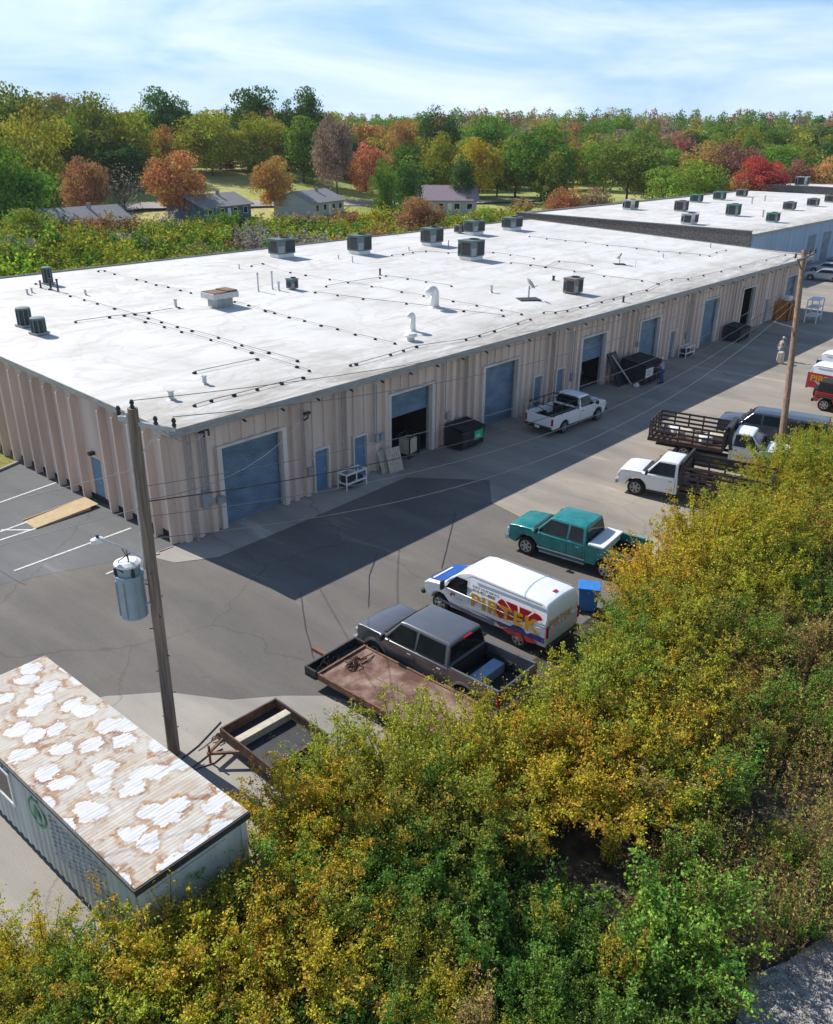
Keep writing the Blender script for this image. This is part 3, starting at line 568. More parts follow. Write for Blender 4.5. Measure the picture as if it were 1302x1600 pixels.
PIPES = [(43, 460, .35, .07, 'short grey pipe stub, leftmost of the small cluster'), (50, 457, .3, .06, 'short grey pipe stub second in the cluster left of the slender condenser'), (64, 450, .5, .06, 'grey pipe stub just left of the slender dark condenser'), (80, 453, .75, .07, 'tall pipe stub in front of the slender dark condenser'), (91, 455, .8, .06, 'tall pipe stub right of the slender dark condenser'),
         (134, 461, .35, .07, 'small white pipe stub right of the slender condenser cluster'), (275, 480, .5, .09, 'white pipe stub between the pipe run and the rusty hood'), (320, 600, .4, .1, 'white pipe stub close to the near corner of the roof'), (268, 624, .4, .12, 'grey capped stub at the near corner of the roof edge'),
         (404, 455, 1.25, .055, 'leftmost of the tall thin vent pipes in mid roof'), (426, 452, 1.25, .055, 'second of the tall thin vent pipes in mid roof'), (436, 454, .6, .07, 'short vent pipe between the tall thin pipes and the small condenser'), (374, 420, .35, .05, 'thin stub behind the rusty hood near the back edge'),
         (594, 430, .5, .07, 'lone pipe stub at the head of the dark cross pipe'), (551, 410, .5, .05, 'thin stub left of the coil fronted unit'), (529, 404, .3, .05, 'tiny stub near the back edge before the coil fronted unit'), (639, 391, .3, .06, 'tiny stub left of the unit past the cross pipe'),
         (768, 457, .5, .09, 'white capped stub left of the satellite dish'), (865, 438, .35, .1, 'dark round stub behind the brown box unit'), (701, 384, .5, .05, 'thin pipe right of the third back edge unit'), (1036, 403, .4, .06, 'white stub on the far roof in front of the block wall'), (1110, 387, .4, .07, 'white stub on the far roof near the right end'), (993, 418, .6, .02, 'thin antenna rod on the roof beyond the small dish'), (974, 472, .4, .07, 'small dark stub at the front roof edge past the brown box unit')]
for x_, y_, h_, r_, lb in PIPES:
    p = RG(x_, y_); b = MB(); b.lathe([(r_*1.9, 0), (r_*1.1, 0.05), (r_, 0.07), (r_, h_*0.86), (r_*1.35, h_*0.87), (r_*1.35, h_)], n=10)
    tag(b.build('vent_pipe', mt['dark'] if 'dark' in lb else mt['galv'], loc=tuple(p)), lb, 'vent pipe')
def dish(px_, py_, s, label, rz):
    p = RG(px_, py_); u = empty('satellite_dish', tuple(p), rz, label, 'satellite dish')
    b = MB(); b.box((0, 0, 0.03), (1.2*s, 0.9*s, 0.06)); b.build('mat', mt['dark'], u); b = MB(); b.tube([(0, 0, 0), (0, 0, 0.75*s)], 0.04*s, 6); b.tube([(0, 0, 0.6*s), (0.5*s, 0, 0.75*s)], 0.02*s, 5); b.build('mast', mt['grey'], u)
    b = MB(); n = 14; prof = [(0.38*s*i/5, 0.10*s*(i/5)**2) for i in range(6)]
    b.lathe([(max(.01, r_), h_) for r_, h_ in prof], n=n); o = b.build('reflector', mt['grey'], u, loc=(0, 0, 0.85*s), smooth=True); o.rotation_euler = (0, R(55), 0)
dish(826, 468, 1.25, 'tilted grey satellite dish on a dark mat near the front of the roof', -0.6)
dish(968, 413, 0.8, 'small satellite dish on the far part of the roof', 2.4)

# ------------------------------------------------------------------ vehicles (x forward, z up)
def ext(b, prof, wf, crown=0.0, zc=0.0, n=4, mi=0):
    m = len(prof); k = len(b.v)
    for j in range(n+1):
        t = -1+2*j/n
        for x, z in prof: b.v.append((x, wf(x, z)*t, z+(crown*(1-t*t) if z >= zc else 0)))
    for j in range(n):
        for i in range(m):
            i2 = (i+1) % m; b.f.append([k+j*m+i, k+j*m+i2, k+(j+1)*m+i2, k+(j+1)*m+i]); b.m.append(mi)
    b.f.append([k+i for i in range(m)][::-1]); b.m.append(mi); b.f.append([k+n*m+i for i in range(m)]); b.m.append(mi)
def arch(xc, r, z0, zc=0.38, n=9):
    a0 = math.asin(max(-1, min(1, (z0-zc)/r)))
    return [(xc+r*math.cos(a), zc+r*math.sin(a)) for a in np.linspace(PI-a0, a0, n)]
def wheel(root, x, y, r, w, rimm, side, name='wheel'):
    b = MB(); b.lathe([(r*0.62, -w/2), (r*0.93, -w/2), (r, -w*0.36), (r, w*0.36), (r*0.93, w/2), (r*0.62, w/2)], n=22, axis='y')
    o = b.build(name, mt['black'], root, loc=(x, y, r))
    b = MB(); s = side
    b.lathe([(r*0.64, -w*0.5), (r*0.64, w*0.5)] if s > 0 else [(r*0.64, -w*0.5), (r*0.64, w*0.5)], n=18, axis='y')
    o2 = b.build('rim', mt['dark'], o)
    b = MB()
    for i in range(6):
        a = 2*PI*i/6; b.bar((0.06*math.cos(a), s*(w*0.5+0.008), 0.06*math.sin(a)), (r*0.60*math.cos(a), s*(w*0.5+0.012), r*0.60*math.sin(a)), 0.03, r*0.22)
    b.lathe([(r*0.2, s*w*0.5), (r*0.17, s*(w*0.5+0.04))], n=10, axis='y')
    k = len(b.v)
    for rr_, h in ((r*0.66, s*w*0.505), (r*0.66, s*(w*0.5+0.015)), (r*0.57, s*(w*0.5+0.015)), (r*0.57, s*w*0.505)):
        for j in range(18): a = 2*PI*j/18; b.v.append((rr_*math.cos(a), h, rr_*math.sin(a)))
    for i in range(3):
        for j in range(18): b.f.append([k+i*18+j, k+i*18+(j+1) % 18, k+(i+1)*18+(j+1) % 18, k+(i+1)*18+j]); b.m.append(0)
    b.build('wheel_spokes', rimm, o)
def sidewin(root, pts, wf, m=None, off=0.008, name='side_window'):
    for s in (-1, 1):
        b = MB(); q = [(x, s*(wf(x, z)+off), z) for x, z in pts]
        if s > 0: q = q[::-1]
        b.poly(q); b.build(name, m or mt['glass'], root)
def crosswin(root, p0, p1, w0, w1, name, crown=0.0, off=0.012, m=None):
    d = Vector((p1[0]-p0[0], 0, p1[1]-p0[1])).normalized(); n = Vector((-d.z, 0, d.x)); n = n if n.z > 0 else -n
    b = MB(); k = 6; vs = []
    for j in range(k+1):
        t = -1+2*j/k
        for p, w, c in ((p0, w0, crown*0.0), (p1, w1, crown)):
            vs.append((p[0]+n.x*off, w*t, p[1]+n.z*off+c*(1-t*t)))
    b.add(vs, [(2*j, 2*j+2, 2*j+3, 2*j+1) for j in range(k)]); return b.build(name, m or mt['glass'], root)
def small(root, name, c, d, m, bevel=0.015, rz=0):
    b = MB(); b.box((0, 0, 0), d); return b.build(name, m, root, loc=c, rz=rz, bevel=bevel, seg=1)

def truck(label, cat, pos, rz, pm, L=5.6, Wd=1.92, wb=3.5, fo=0.95, cab=1.7, kind='bed', roofz=1.80, belt=1.12, rimm=None, wins=None, wr=0.38, trim=None, lowm=None, hoodl=1.25, group=None):
    u = empty('pickup_truck' if kind == 'bed' else ('stake_truck' if kind == 'stake' else 'pickup_truck'), (pos[0], pos[1], 0.034), rz, label, cat, group)
    xf = L/2-fo; xr = xf-wb; h = Wd/2; rimm = rimm or mt['alloy']; trim = trim or mt['chrome']
    cowl = L/2-hoodl; ws = cowl-0.62; xc = cowl-cab-0.35
    def wf(x, z):
        w = h
        if x > L/2-0.7: w -= 0.09*((x-(L/2-0.7))/0.7)**2
        if z > belt-0.25 and x > cowl: w -= 0.05*(z-(belt-0.25))/0.25
        if z > belt: w -= 0.24*(z-belt)/(roofz-belt)
        if z < 0.6: w -= 0.03
        return w
    b = MB(); z0 = 0.40
    prof = [(xc, z0)]+arch(xf, wr+0.11, z0, wr)+[(L/2-0.10, z0+0.04), (L/2-0.02, 0.58), (L/2-0.02, 0.96), (L/2-0.09, belt-0.06), (L/2-0.35, belt-0.005), (cowl+0.1, belt+0.035), (cowl, belt), (xc, belt)]
    ext(b, prof, wf, 0.035, belt-0.12, 6)
    ext(b, [(cowl+0.02, belt-0.03), (ws, roofz-0.03), (ws-0.2, roofz), (xc+0.25, roofz), (xc+0.10, roofz-0.03), (xc+0.02, belt-0.03)], wf, 0.035, roofz-0.05, 6)
    b.build('body', pm, u, bevel=0.05, smooth=True, seg=3)
    # glass
    crosswin(u, (cowl-0.04, belt+0.06), (ws+0.06, roofz-0.07), h-0.10, h-0.26, 'windshield', 0.02, 0.015)
    crosswin(u, (xc+0.03, belt+0.10), (xc+0.09, roofz-0.10), h-0.16, h-0.28, 'rear_window', 0, -0.02) if False else None
    bq = MB(); bq.poly([(xc-0.005, s*w, z) for s, w, z in ((1, h-0.18, belt+0.12), (-1, h-0.18, belt+0.12))]+[(xc+0.075, s*w, z) for s, w, z in ((-1, h-0.26, roofz-0.12), (1, h-0.26, roofz-0.12))])
    bq.build('rear_window', mt['glass'], u)
    zb, zt = belt+0.05, roofz-0.09
    nw = wins or 1; xs = xc+0.16; xe = cowl-0.20; xt = ws-0.02
    if nw == 1: sidewin(u, [(xs+0.02, zb), (xe, zb), (xt, zt), (xs+0.06, zt)], wf)
    else:
        xm = xs+(xe-xs)*(0.50 if nw == 2 else 0.34); sidewin(u, [(xm+0.05, zb), (xe, zb), (xt, zt), (xm+0.05, zt)], wf); sidewin(u, [(xs, zb), (xm-0.05, zb), (xm-0.05, zt), (xs+0.08, zt)], wf)
    for s in (-1, 1):   # door shut lines and handles
        for X in ([xe+0.12, xs-0.04] if nw == 1 else [xe+0.12, xs+(xe-xs)*(0.50 if nw == 2 else 0.34), xs-0.04]):
            b = MB(); b.bx(X-0.007, X+0.007, s*(h-0.002), s*(h+0.0025), 0.50, belt-0.04); b.build('door_gap', mt['dark'], u)
        small(u, 'door_handle', (xs+0.18, s*(h+0.015), belt-0.16), (0.17, 0.04, 0.04), trim)
        if nw == 2: small(u, 'door_handle', (xs+(xe-xs)*0.5+0.2, s*(h+0.015), belt-0.16), (0.17, 0.04, 0.04), trim)
        b = MB(); b.bar((xe+0.02, s*(h-0.02), belt+0.08), (xe+0.02, s*(h+0.10), belt+0.10), 0.05); b.box((xe+0.0, s*(h+0.19), belt+0.14), (0.10, 0.20, 0.22)); b.build('mirror', mt['dark'], u, bevel=0.02, seg=1)
        small(u, 'headlight', (L/2-0.05, s*(h-0.22), 0.88), (0.12, 0.32, 0.20), mt['lamp'], 0.03)
        b = MB(); b.bx(xc, xf-0.6, s*(h-0.12), s*(h+0.02), 0.34, 0.40); b.build('running_board', mt['dark'] if lowm is None else lowm, u)
    small(u, 'grille', (L/2-0.015, 0, 0.85), (0.06, Wd-0.84, 0.30), mt['dark'] if trim != mt['chrome'] else mt['grey'], 0.02)
    small(u, 'front_bumper', (L/2+0.02, 0, 0.53), (0.18, Wd-0.12, 0.22), trim, 0.04)
    b = MB(); b.box((cowl+0.02, 0, belt+0.06), (0.16, Wd-0.45, 0.02)); b.build('wiper_cowl', mt['dark'], u)
    b = MB(); b.tube([(xf, -h+0.2, wr), (xf, h-0.2, wr)], 0.07, 8); b.tube([(xr, -h+0.2, wr), (xr, h-0.2, wr)], 0.07, 8)
    b.bx(-L/2+0.2, L/2-0.2, -0.45, -0.33, 0.42, 0.55); b.bx(-L/2+0.2, L/2-0.2, 0.33, 0.45, 0.42, 0.55); b.build('chassis', mt['black'], u)
    for xx in (xf, xr):
        for s in (-1, 1): wheel(u, xx, s*(h-0.13), wr, 0.26, rimm, s)
    if kind == 'bed':
        top = belt+0.02
        for s in (-1, 1):
            b = MB(); prof = [(-L/2+0.03, 0.46)]+arch(xr, wr+0.11, 0.46, wr)+[(xc-0.03, 0.46), (xc-0.03, top), (-L/2+0.03, top)]
            m_ = len(prof); k_ = len(b.v)
            for yy in (s*h, s*(h-0.09)):
                for x_, z_ in prof: b.v.append((x_, yy-(s*0.03 if z_ < 0.6 else 0), z_))
            for i in range(m_): i2 = (i+1) % m_; b.f.append([k_+i, k_+i2, k_+m_+i2, k_+m_+i]); b.m.append(0)
            b.f.append([k_+i for i in range(m_)]); b.m.append(0); b.f.append([k_+m_+i for i in range(m_)][::-1]); b.m.append(0)
            b.build('bed_side', pm, u, bevel=0.025, seg=2, smooth=True)
        b = MB(); b.bx(xc-0.10, xc-0.03, -h+0.09, h-0.09, 0.6, top-0.02); b.bx(-L/2+0.05, xc-0.10, -h+0.09, h-0.09, 0.58, 0.64)
        for s in (-1, 1): b.bx(xr-0.45, xr+0.45, s*(h-0.28), s*(h-0.09), 0.64, 0.9)
        b.build('bed_liner', mt['black'], u)
        small(u, 'tailgate', (-L/2+0.03, 0, (0.55+top)/2), (0.08, Wd-0.2, top-0.55), pm, 0.02)
        for s in (-1, 1): small(u, 'taillight', (-L/2+0.02, s*(h-0.06), 0.88), (0.07, 0.13, 0.40), mt['tail'], 0.01)
        small(u, 'rear_bumper', (-L/2-0.06, 0, 0.50), (0.18, Wd-0.1, 0.18), trim, 0.03)
        small(u, 'number_plate', (-L/2-0.155, 0, 0.52), (0.01, 0.32, 0.15), mt['white'], 0)
    return u, dict(xc=xc, h=h, xf=xf, xr=xr, L=L, belt=belt, roofz=roofz, wf=wf, cowl=cowl)
def head(front, rear): return math.atan2(front[1]-rear[1], front[0]-rear[0])
def place(f, r, L, wb, fo):   # near-side wheel contacts -> centre
    pass
# charcoal crew cab
def centre(fwh, rz, L, fo, h):  # fwh = ground point of the wheel on the near (driver's) side front
    xf = L/2-fo; ly = h; c, s = math.cos(rz), math.sin(rz); return (fwh[0]-(xf*c-ly*s), fwh[1]-(xf*s+ly*c))
rz = R(91); u, g = truck('charcoal crew cab pickup parked between the rusty flatbed and the white van', 'pickup truck', centre((-0.80, -12.2), rz, 5.85, 0.95, 0.98), rz, mt['p_grey'], L=5.85, Wd=2.0, wb=3.65, cab=2.35, wins=2, roofz=1.88, belt=1.18, trim=mt['grey'], wr=0.40)
for s, X in itertools.product((-1, 1), (g['xf'], g['xr'])):
    b = MB(); h = g['h']
    if True:
        pr = arch(X, 0.56, 0.55, 0.40, 11); q = arch(X, 0.49, 0.55, 0.40, 11)
        for i in range(10): b.quad((pr[i][0], s*(h+0.03), pr[i][1]), (pr[i+1][0], s*(h+0.03), pr[i+1][1]), (q[i+1][0], s*(h+0.045), q[i+1][1]), (q[i][0], s*(h+0.045), q[i][1])); b.quad((pr[i][0], s*(h+0.03), pr[i][1]), (pr[i+1][0], s*(h+0.03), pr[i+1][1]), (pr[i+1][0], s*(h-0.01), pr[i+1][1]), (pr[i][0], s*(h-0.01), pr[i][1]))
    b.build('fender_flare', mt['p_grey'], u)
b = MB(); b.box((g['xc']+0.03, 0, g['roofz']-0.03), (0.04, 0.40, 0.05)); b.build('brake_lamp', mt['tail'], u)
cs, sn = math.cos(rz), math.sin(rz)
def at_(u, x, y, z=0.0):
    c, s = math.cos(u.rotation_euler.z), math.sin(u.rotation_euler.z); return (u.location.x+x*c-y*s, u.location.y+x*s+y*c, u.location.z+z)
b = MB(); b.bx(-0.22, 0.22, -0.65, 0.65, 0, 0.34)
o = b.build('toolbox', M('blue_grey_metal', (.22, .30, .40), .35, .5), loc=at_(u, g['xc']-0.75, 0.0, 0.64), rz=rz, bevel=0.03); tag(o, 'blue grey metal toolbox lying across the bed of the charcoal pickup', 'toolbox')
# teal extended cab
rz = R(90+6); u, g = truck('faded teal extended cab pickup with a white tonneau strip behind the cab', 'pickup truck', centre((9.05, -11.25), rz, 5.55, 0.92, 0.95), rz, mt['p_teal'], L=5.55, Wd=1.94, wb=3.5, cab=1.95, wins=3, roofz=1.86, belt=1.18, lowm=mt['grey'], wr=0.39)
for s in (-1, 1):
    b = MB(); b.bx(g['xc'], g['xf']-0.5, s*(g['h']), s*(g['h']+0.012), 0.52, 0.57); b.bx(-g['L']/2+.1, g['xr']-0.5, s*(g['h']), s*(g['h']+0.012), 0.52, 0.57); b.build('trim_strip', mt['chrome'], u)
b = MB(); b.box((g['xc']-0.42, 0, 1.25), (0.68, 1.90, 0.10)); b.box((g['xc']-0.42, 0, 1.08), (0.55, 1.7, 0.3)); b.build('bed_toolbox', mt['white'], u, bevel=0.03)
# white pickup with racks in the shade
rz = R(-3); p = centre((27.6, -2.35), rz, 5.75, 0.95, 0.95)
c_ = (25.0, -3.1); u, g = truck('white regular cab pickup with black ladder racks standing in the shade', 'pickup truck', c_, rz, mt['p_white'], L=5.6, Wd=1.95, wb=3.45, cab=1.35, wins=1, roofz=1.84, belt=1.16, trim=mt['dark'])
b = MB(); h = g['h']
for s in (-1, 1):
    b.tube([(-2.6, s*(h-.05), 1.78), (g['xc']-.1, s*(h-.05), 1.78)], 0.025, 5)
    for X in (-2.6, -1.9, -1.2, g['xc']-.1): b.tube([(X, s*(h-.05), 1.18), (X, s*(h-.05), 1.78)], 0.022, 5)
for X in (-2.6, g['xc']-.1): b.tube([(X, -h+.05, 1.78), (X, h-.05, 1.78)], 0.025, 5); b.tube([(X, -h+.05, 1.2), (X, h-.05, 1.76)], 0.02, 5)
for k in range(4): b.tube([(-2.3+.5*k, h-.05, 1.2), (-2.0+.5*k, h-.05, 1.75)], 0.018, 5)
b.build('ladder_rack', mt['dark'], u)
b = MB(); b.box((g['xc']-0.15, 0, 1.55), (0.05, 1.5, 0.05)); b.box((g['xc']-0.06, 0, 1.82), (0.03, 1.4, 0.04)); b.build('headache_bar', mt['dark'], u)
def stake_bed(u, x0, x1, w, zf, m, hb=True, gap=None, hgt=1.0):
    L_ = x1-x0; b = MB(); b.bx(x0, x1, -w, w, zf-0.12, zf); b.bx(x0, x1, -w-0.02, -w, zf-0.16, zf+0.03); b.bx(x0, x1, w, w+0.02, zf-0.16, zf+0.03); b.build('flat_bed', mt['darkrust'], u)
    for s in (-1, 1):
        n = 5; b = MB()
        for i in range(n+1): X = x0+0.06+(L_-0.12)*i/n; b.bx(X-0.04, X+0.04, s*(w-0.02), s*(w-0.07), zf, zf+hgt)
        for k in range(4): z = zf+0.16+k*(hgt-0.22)/3; b.bx(x0+0.02, x1-0.02, s*(w-0.07), s*(w-0.10), z-0.055, z+0.055)
        b.build('stake_side', m, u)
    b = MB()
    for k in range(4): z = zf+0.16+k*(hgt-0.22)/3; b.bx(x0+0.03, x0+0.06, -w+0.10, w-0.10, z-0.055, z+0.055)
    for yy in (-0.6, 0, 0.6): b.bx(x0+0.06, x0+0.11, yy-0.04, yy+0.04, zf, zf+hgt)
    b.build('stake_gate', m, u)
    if hb:
        b = MB(); b.bx(x1-0.02, x1+0.05, -w, w, zf, zf+0.75)
        for s in (-1, 1): b.bar((x1, s*(w-0.05), zf), (x1, s*(w-0.05), zf+1.15), 0.09)
        b.bar((x1, -w, zf+1.12), (x1, w, zf+1.12), 0.10)
        for k in range(5): b.bar((x1, -w+0.3+k*0.4, zf+0.7), (x1, -w+0.3+k*0.4, zf+1.1), 0.05)
        b.build('headboard', mt['dark'], u)
rz = R(90+11); u, g = truck('white stake bed truck facing the building with a dark slatted bed behind its cab', 'truck', centre((17.85, -11.45), rz, 6.6, 0.90, 0.98), rz, mt['p_white'], L=6.6, Wd=2.0, wb=3.9, cab=1.3, wins=1, kind='stake', roofz=1.92, belt=1.2, wr=0.40, trim=mt['grey'], rimm=mt['steelwheel'])
stake_bed(u, -3.6, g['xc']-0.12, 1.15, 0.98, mt['wood'], hgt=0.95)
b = MB(); b.lathe([(0.33, 0), (0.35, 0.35), (0.29, 0.35), (0.27, 0.08)], n=16); tag(b.build('round_tub', mt['galv'], loc=at_(u, 0.35, 0.35, 0.985)), 'round grey tub behind the cab on the nearer stake truck', 'tub')
for k in range(5):
    b = MB(); x0_ = -2.4+k*0.5; b.box((0, 0, 0.13), (0.45, 0.5, 0.26)); b.lathe([(0.12, 0.26), (0.1, 0.42)], n=8)
    tag(b.build('equipment_box', mt['black'] if k % 2 else mt['dark'], loc=at_(u, x0_, (-1)**k*0.45, 0.985), rz=rz+k, bevel=0.02), ['dark machine part just behind the tub on the nearer stake truck bed', 'second machine part forward of the tailgate on the nearer stake bed', 'machine part in the middle of the nearer stake truck bed', 'machine part fourth from the rear of the nearer stake truck bed', 'machine part closest to the rear gate of the nearer stake truck'][(4, 1, 2, 3, 0)[k]], 'machine part', 'machine parts on the stake bed')
# second stake truck facing the scrub
rz = R(-76); f0 = G(1186, 735, 0.9)
u, g = truck('stake bed truck facing away from the building with tall rust brown slats around its bed', 'truck', (25.3, -12.45), R(-78), mt['p_white'], L=7.0, Wd=2.0, wb=4.2, cab=1.3, wins=1, kind='stake', roofz=1.92, belt=1.2, wr=0.40, trim=mt['grey'], rimm=mt['steelwheel'])
stake_bed(u, -3.6, g['xc']-0.25, 1.2, 1.0, mt['wood'], hgt=0.95)
b = MB(); b.bar((g['xc']+0.1, -0.9, 1.0), (g['xc']-0.15, -0.9, 2.1), 0.2); b.bar((g['xc']+0.1, 0.9, 1.0), (g['xc']-0.15, 0.9, 2.1), 0.2); b.bar((g['xc']-0.15, -1, 2.1), (g['xc']-0.15, 1, 2.1), 0.22); b.build('black_rack', mt['dark'], u)
for k in range(6):
    b = MB(); b.box((0, 0, 0.2), (random.uniform(.5, .9), random.uniform(.5, .8), 0.4)); 
    tag(b.build('rubble_bag', [mt['pad'], mt['white'], mt['lumber']][k % 3], loc=at_(u, -3.0+k*0.55, random.uniform(-.5, .5), 1.003), rz=k, bevel=0.1), '%s lumpy bag lying %s in the bed of the far stake truck' % (['grey', 'white', 'tan'][k % 3], ['at the rear gate', 'second from the rear', 'third from the rear', 'just behind the middle', 'second from the headboard', 'against the headboard'][k]), 'bag', 'bags in the far stake bed')
# navy pickup with cap
rz = R(90+15); u, g = truck('dark navy pickup with a camper shell parked behind the stake trucks', 'pickup truck', (30.3, -13.4), R(102), mt['p_navy'], L=5.9, Wd=1.98, wb=3.6, cab=1.9, wins=2, roofz=1.76, belt=1.12)
b = MB(); ext(b, [(-2.9, 1.13), (g['xc']-.04, 1.13), (g['xc']-.06, 1.73), (-2.75, 1.71)], lambda x, z: 0.97-(z-1.13)*0.22, 0.04, 1.6, 6); b.build('camper_shell', mt['p_navy'], u, bevel=0.06, smooth=True, seg=3)
sidewin(u, [(-2.5, 1.24), (g['xc']-.25, 1.24), (g['xc']-.28, 1.6), (-2.4, 1.6)], lambda x, z: 0.97-(z-1.13)*0.22, off=0.012)

# vans
def van(label, pos, rz, L=5.4, Wd=2.0, rearwin=True):
    u = empty('cargo_van', (pos[0], pos[1], 0.034), rz, label, 'van'); h = Wd/2; fo = 0.85; wb = 3.45; xf = L/2-fo; xr = xf-wb; wr = 0.37; z0 = 0.40; hoodl = 0.92; cowl = L/2-hoodl; ws = cowl-0.72; roofz = 2.0; belt = 1.16
    def wf(x, z):
        w = h-(0.02 if z < 0.6 else 0)
        if x > L/2-0.8: w -= 0.12*((x-(L/2-0.8))/0.8)**2
        if x > cowl and z > 0.9: w -= 0.08
        if z > 1.55: w -= 0.20*((z-1.55)/(roofz-1.55))**1.6
        return w
    b = MB(); ext(b, [(-L/2, 0.44)]+arch(xr, wr+0.08, 0.44, wr)+arch(xf, wr+0.08, z0, wr)+[(L/2-0.08, z0+0.05), (L/2, 0.58), (L/2, 0.88), (L/2-0.10, 1.02), (cowl+0.05, belt+0.02), (cowl-0.1, belt+0.02), (-L/2, belt+0.02)], wf, 0.02, 1.0, 6)
    xm = ws-0.55
    ext(b, [(-L/2+0.02, belt), (cowl+0.0, belt), (cowl-0.32, 1.55), (ws-0.02, roofz-0.12), (xm+0.2, roofz-0.02), (xm, roofz), (-L/2+0.35, roofz), (-L/2+0.12, roofz-0.06), (-L/2+0.04, 1.55)], wf, 0.06, roofz-0.15, 8)
    b.build('body', mt['p_white'], u, bevel=0.07, smooth=True, seg=3)
    crosswin(u, (cowl-0.03, belt+0.08), (ws+0.03, roofz-0.16), h-0.14, h-0.26, 'windshield', 0.05, 0.03)
    sidewin(u, [(xm+0.12, 1.17), (cowl-0.22, 1.17), (cowl-0.42, 1.5), (ws+0.05, 1.74), (xm+0.12, 1.74)], wf, off=0.012)
    for s in (-1, 1):
        for X, za in ((xm+0.02, 0.5), (xf-0.52+0.0, 0.62)):
            b = MB(); b.bx(X-0.007, X+0.007, s*(h-0.002), s*(h+0.003), za, 1.55 if X < xf-1 else 1.1); b.build('door_gap', mt['grey'], u)
        b = MB(); b.bar((cowl-0.25, s*(h-0.02), 1.2), (cowl-0.2, s*(h+0.12), 1.22), 0.05); b.box((cowl-0.2, s*(h+0.2), 1.32), (0.1, 0.2, 0.34)); b.build('mirror', mt['dark'], u, bevel=0.03, seg=1)
        small(u, 'headlight', (L/2-0.02, s*(h-0.28), 0.82), (0.10, 0.26, 0.18), mt['lamp'], 0.02)
        small(u, 'taillight', (-L/2, s*(h-0.05), 1.05), (0.06, 0.10, 0.45), mt['tail'], 0.01)
        b = MB(); b.bx(-L/2+0.3, xm, s*(h-0.12), s*(h-0.085), roofz-0.02-0.06, roofz-0.045); b.build('roof_gutter', mt['grey'], u)
        b = MB(); b.poly([(-L/2-0.006, s*0.08, 1.35), (-L/2-0.006, s*0.8, 1.35), (-L/2+0.02, s*0.76, 1.75), (-L/2+0.02, s*0.08, 1.75)]); b.build('rear_window', mt['glass'], u) if rearwin else None
        for X in (xf, xr): wheel(u, X, s*(h-0.14), wr, 0.23, mt['steelwheel'], s)
    small(u, 'grille', (L/2+0.0, 0, 0.84), (0.05, Wd-1.0, 0.24), mt['dark'], 0.01); small(u, 'front_bumper', (L/2+0.03, 0, 0.52), (0.16, Wd-0.12, 0.18), mt['dark'], 0.03); small(u, 'rear_bumper', (-L/2-0.05, 0, 0.48), (0.16, Wd-0.1, 0.16), mt['dark'], 0.03)
    b = MB(); b.tube([(xf, -h+0.2, wr), (xf, h-0.2, wr)], 0.07, 8); b.tube([(xr, -h+0.2, wr), (xr, h-0.2, wr)], 0.07, 8); b.bx(-L/2+.3, L/2-.3, -.4, .4, .42, .5); b.build('chassis', mt['black'], u)
    return u, dict(h=h, L=L, xf=xf, xr=xr, roofz=roofz, cowl=cowl, xm=xm, wr=wr)
def side_text(u, txt, size, x, z, m, h, bold=0.0, space=1.0, name='lettering', hs=1.0, s=1):
    me = text_me(txt, size, m, 0.002, bold, space); o = link(name, me, u)
    # text x axis runs from the front of the van towards its rear on the driver's (+y) side
    o.matrix_local = Matrix(((-hs*s, 0, 0, x), (0, 0, s, s*(h+0.006)), (0, 1, 0, z), (0, 0, 0, 1))); return o
rz = R(90); u, g = van('white cargo van with big orange lettering and a red sunburst on its side', centre((3.10, -11.65), rz, 5.4, 0.85, 0.98), rz, rearwin=False)
h = g['h']; L = g['L']
side_text(u, 'PIRTEK', 0.68, 0.44, 0.90, mt['d_orange'], h+0.010, 0.024, 1.14, hs=1.18)
side_text(u, 'SAINT LOUIS SERVICE', 0.105, 0.38, 1.62, mt['d_grey'], h-0.004, 0.003, hs=1.12)
side_text(u, '314-421-4800', 0.17, 0.36, 1.46, mt['d_grey'], h+0.0, 0.006, hs=1.0)
side_text(u, 'FLUID TRANSFER SOLUTIONS', 0.085, 0.35, 0.70, mt['white'], h+0.010, 0.002)
side_text(u, 'C', 0.30, 1.36, 0.82, mt['d_red'], h, 0.02); side_text(u, '24 HR', 0.12, 1.10, 0.84, mt['d_navy'], h, 0.004)
b = MB()   # red sunburst panels split by white rays
def spoly(b, pts, y): b.poly([(x, y, z) for x, z in pts])
cx_, cz_ = -1.62, 1.02
import itertools
angs = [(-12, 22), (27, 50), (55, 84), (89, 118), (123, 150)]
for a0, a1 in angs:
    def edge(a, rx=1.0, rz_=0.9): return (cx_+rx*1.05*math.cos(R(a)), cz_+min(rz_*abs(math.sin(R(a))), 0.60)*(1 if math.sin(R(a)) > 0 else -1))
    spoly(b, [(cx_, cz_)]+[edge(a) for a in np.linspace(a0, a1, 4)], h+0.006)
for a0, a1 in ((-40, -14), (-72, -46), (-104, -78), (-140, -110)):
    spoly(b, [(cx_, cz_-0.22)]+[(cx_+1.0*math.cos(R(a)), cz_-0.22+0.42*math.sin(R(a))) for a in np.linspace(a0, a1, 4)], h+0.006)
b.build('sunburst_decal', mt['d_red'], u)
b = MB(); spoly(b, [(0.65, 0.80), (0.65, 0.74), (-0.6, 0.64), (-2.64, 0.62), (-2.64, 0.82), (-0.9, 0.84)], h+0.0085); b.build('stripe_decal', mt['d_navy'], u)
b = MB(); spoly(b, [(1.9, 0.60), (1.9, 0.52), (0.6, 0.46), (-0.6, 0.46), (-0.6, 0.60)], h+0.004); b.build('grey_stripe', mt['d_grey'], u)
b = MB(); cw = g['cowl']
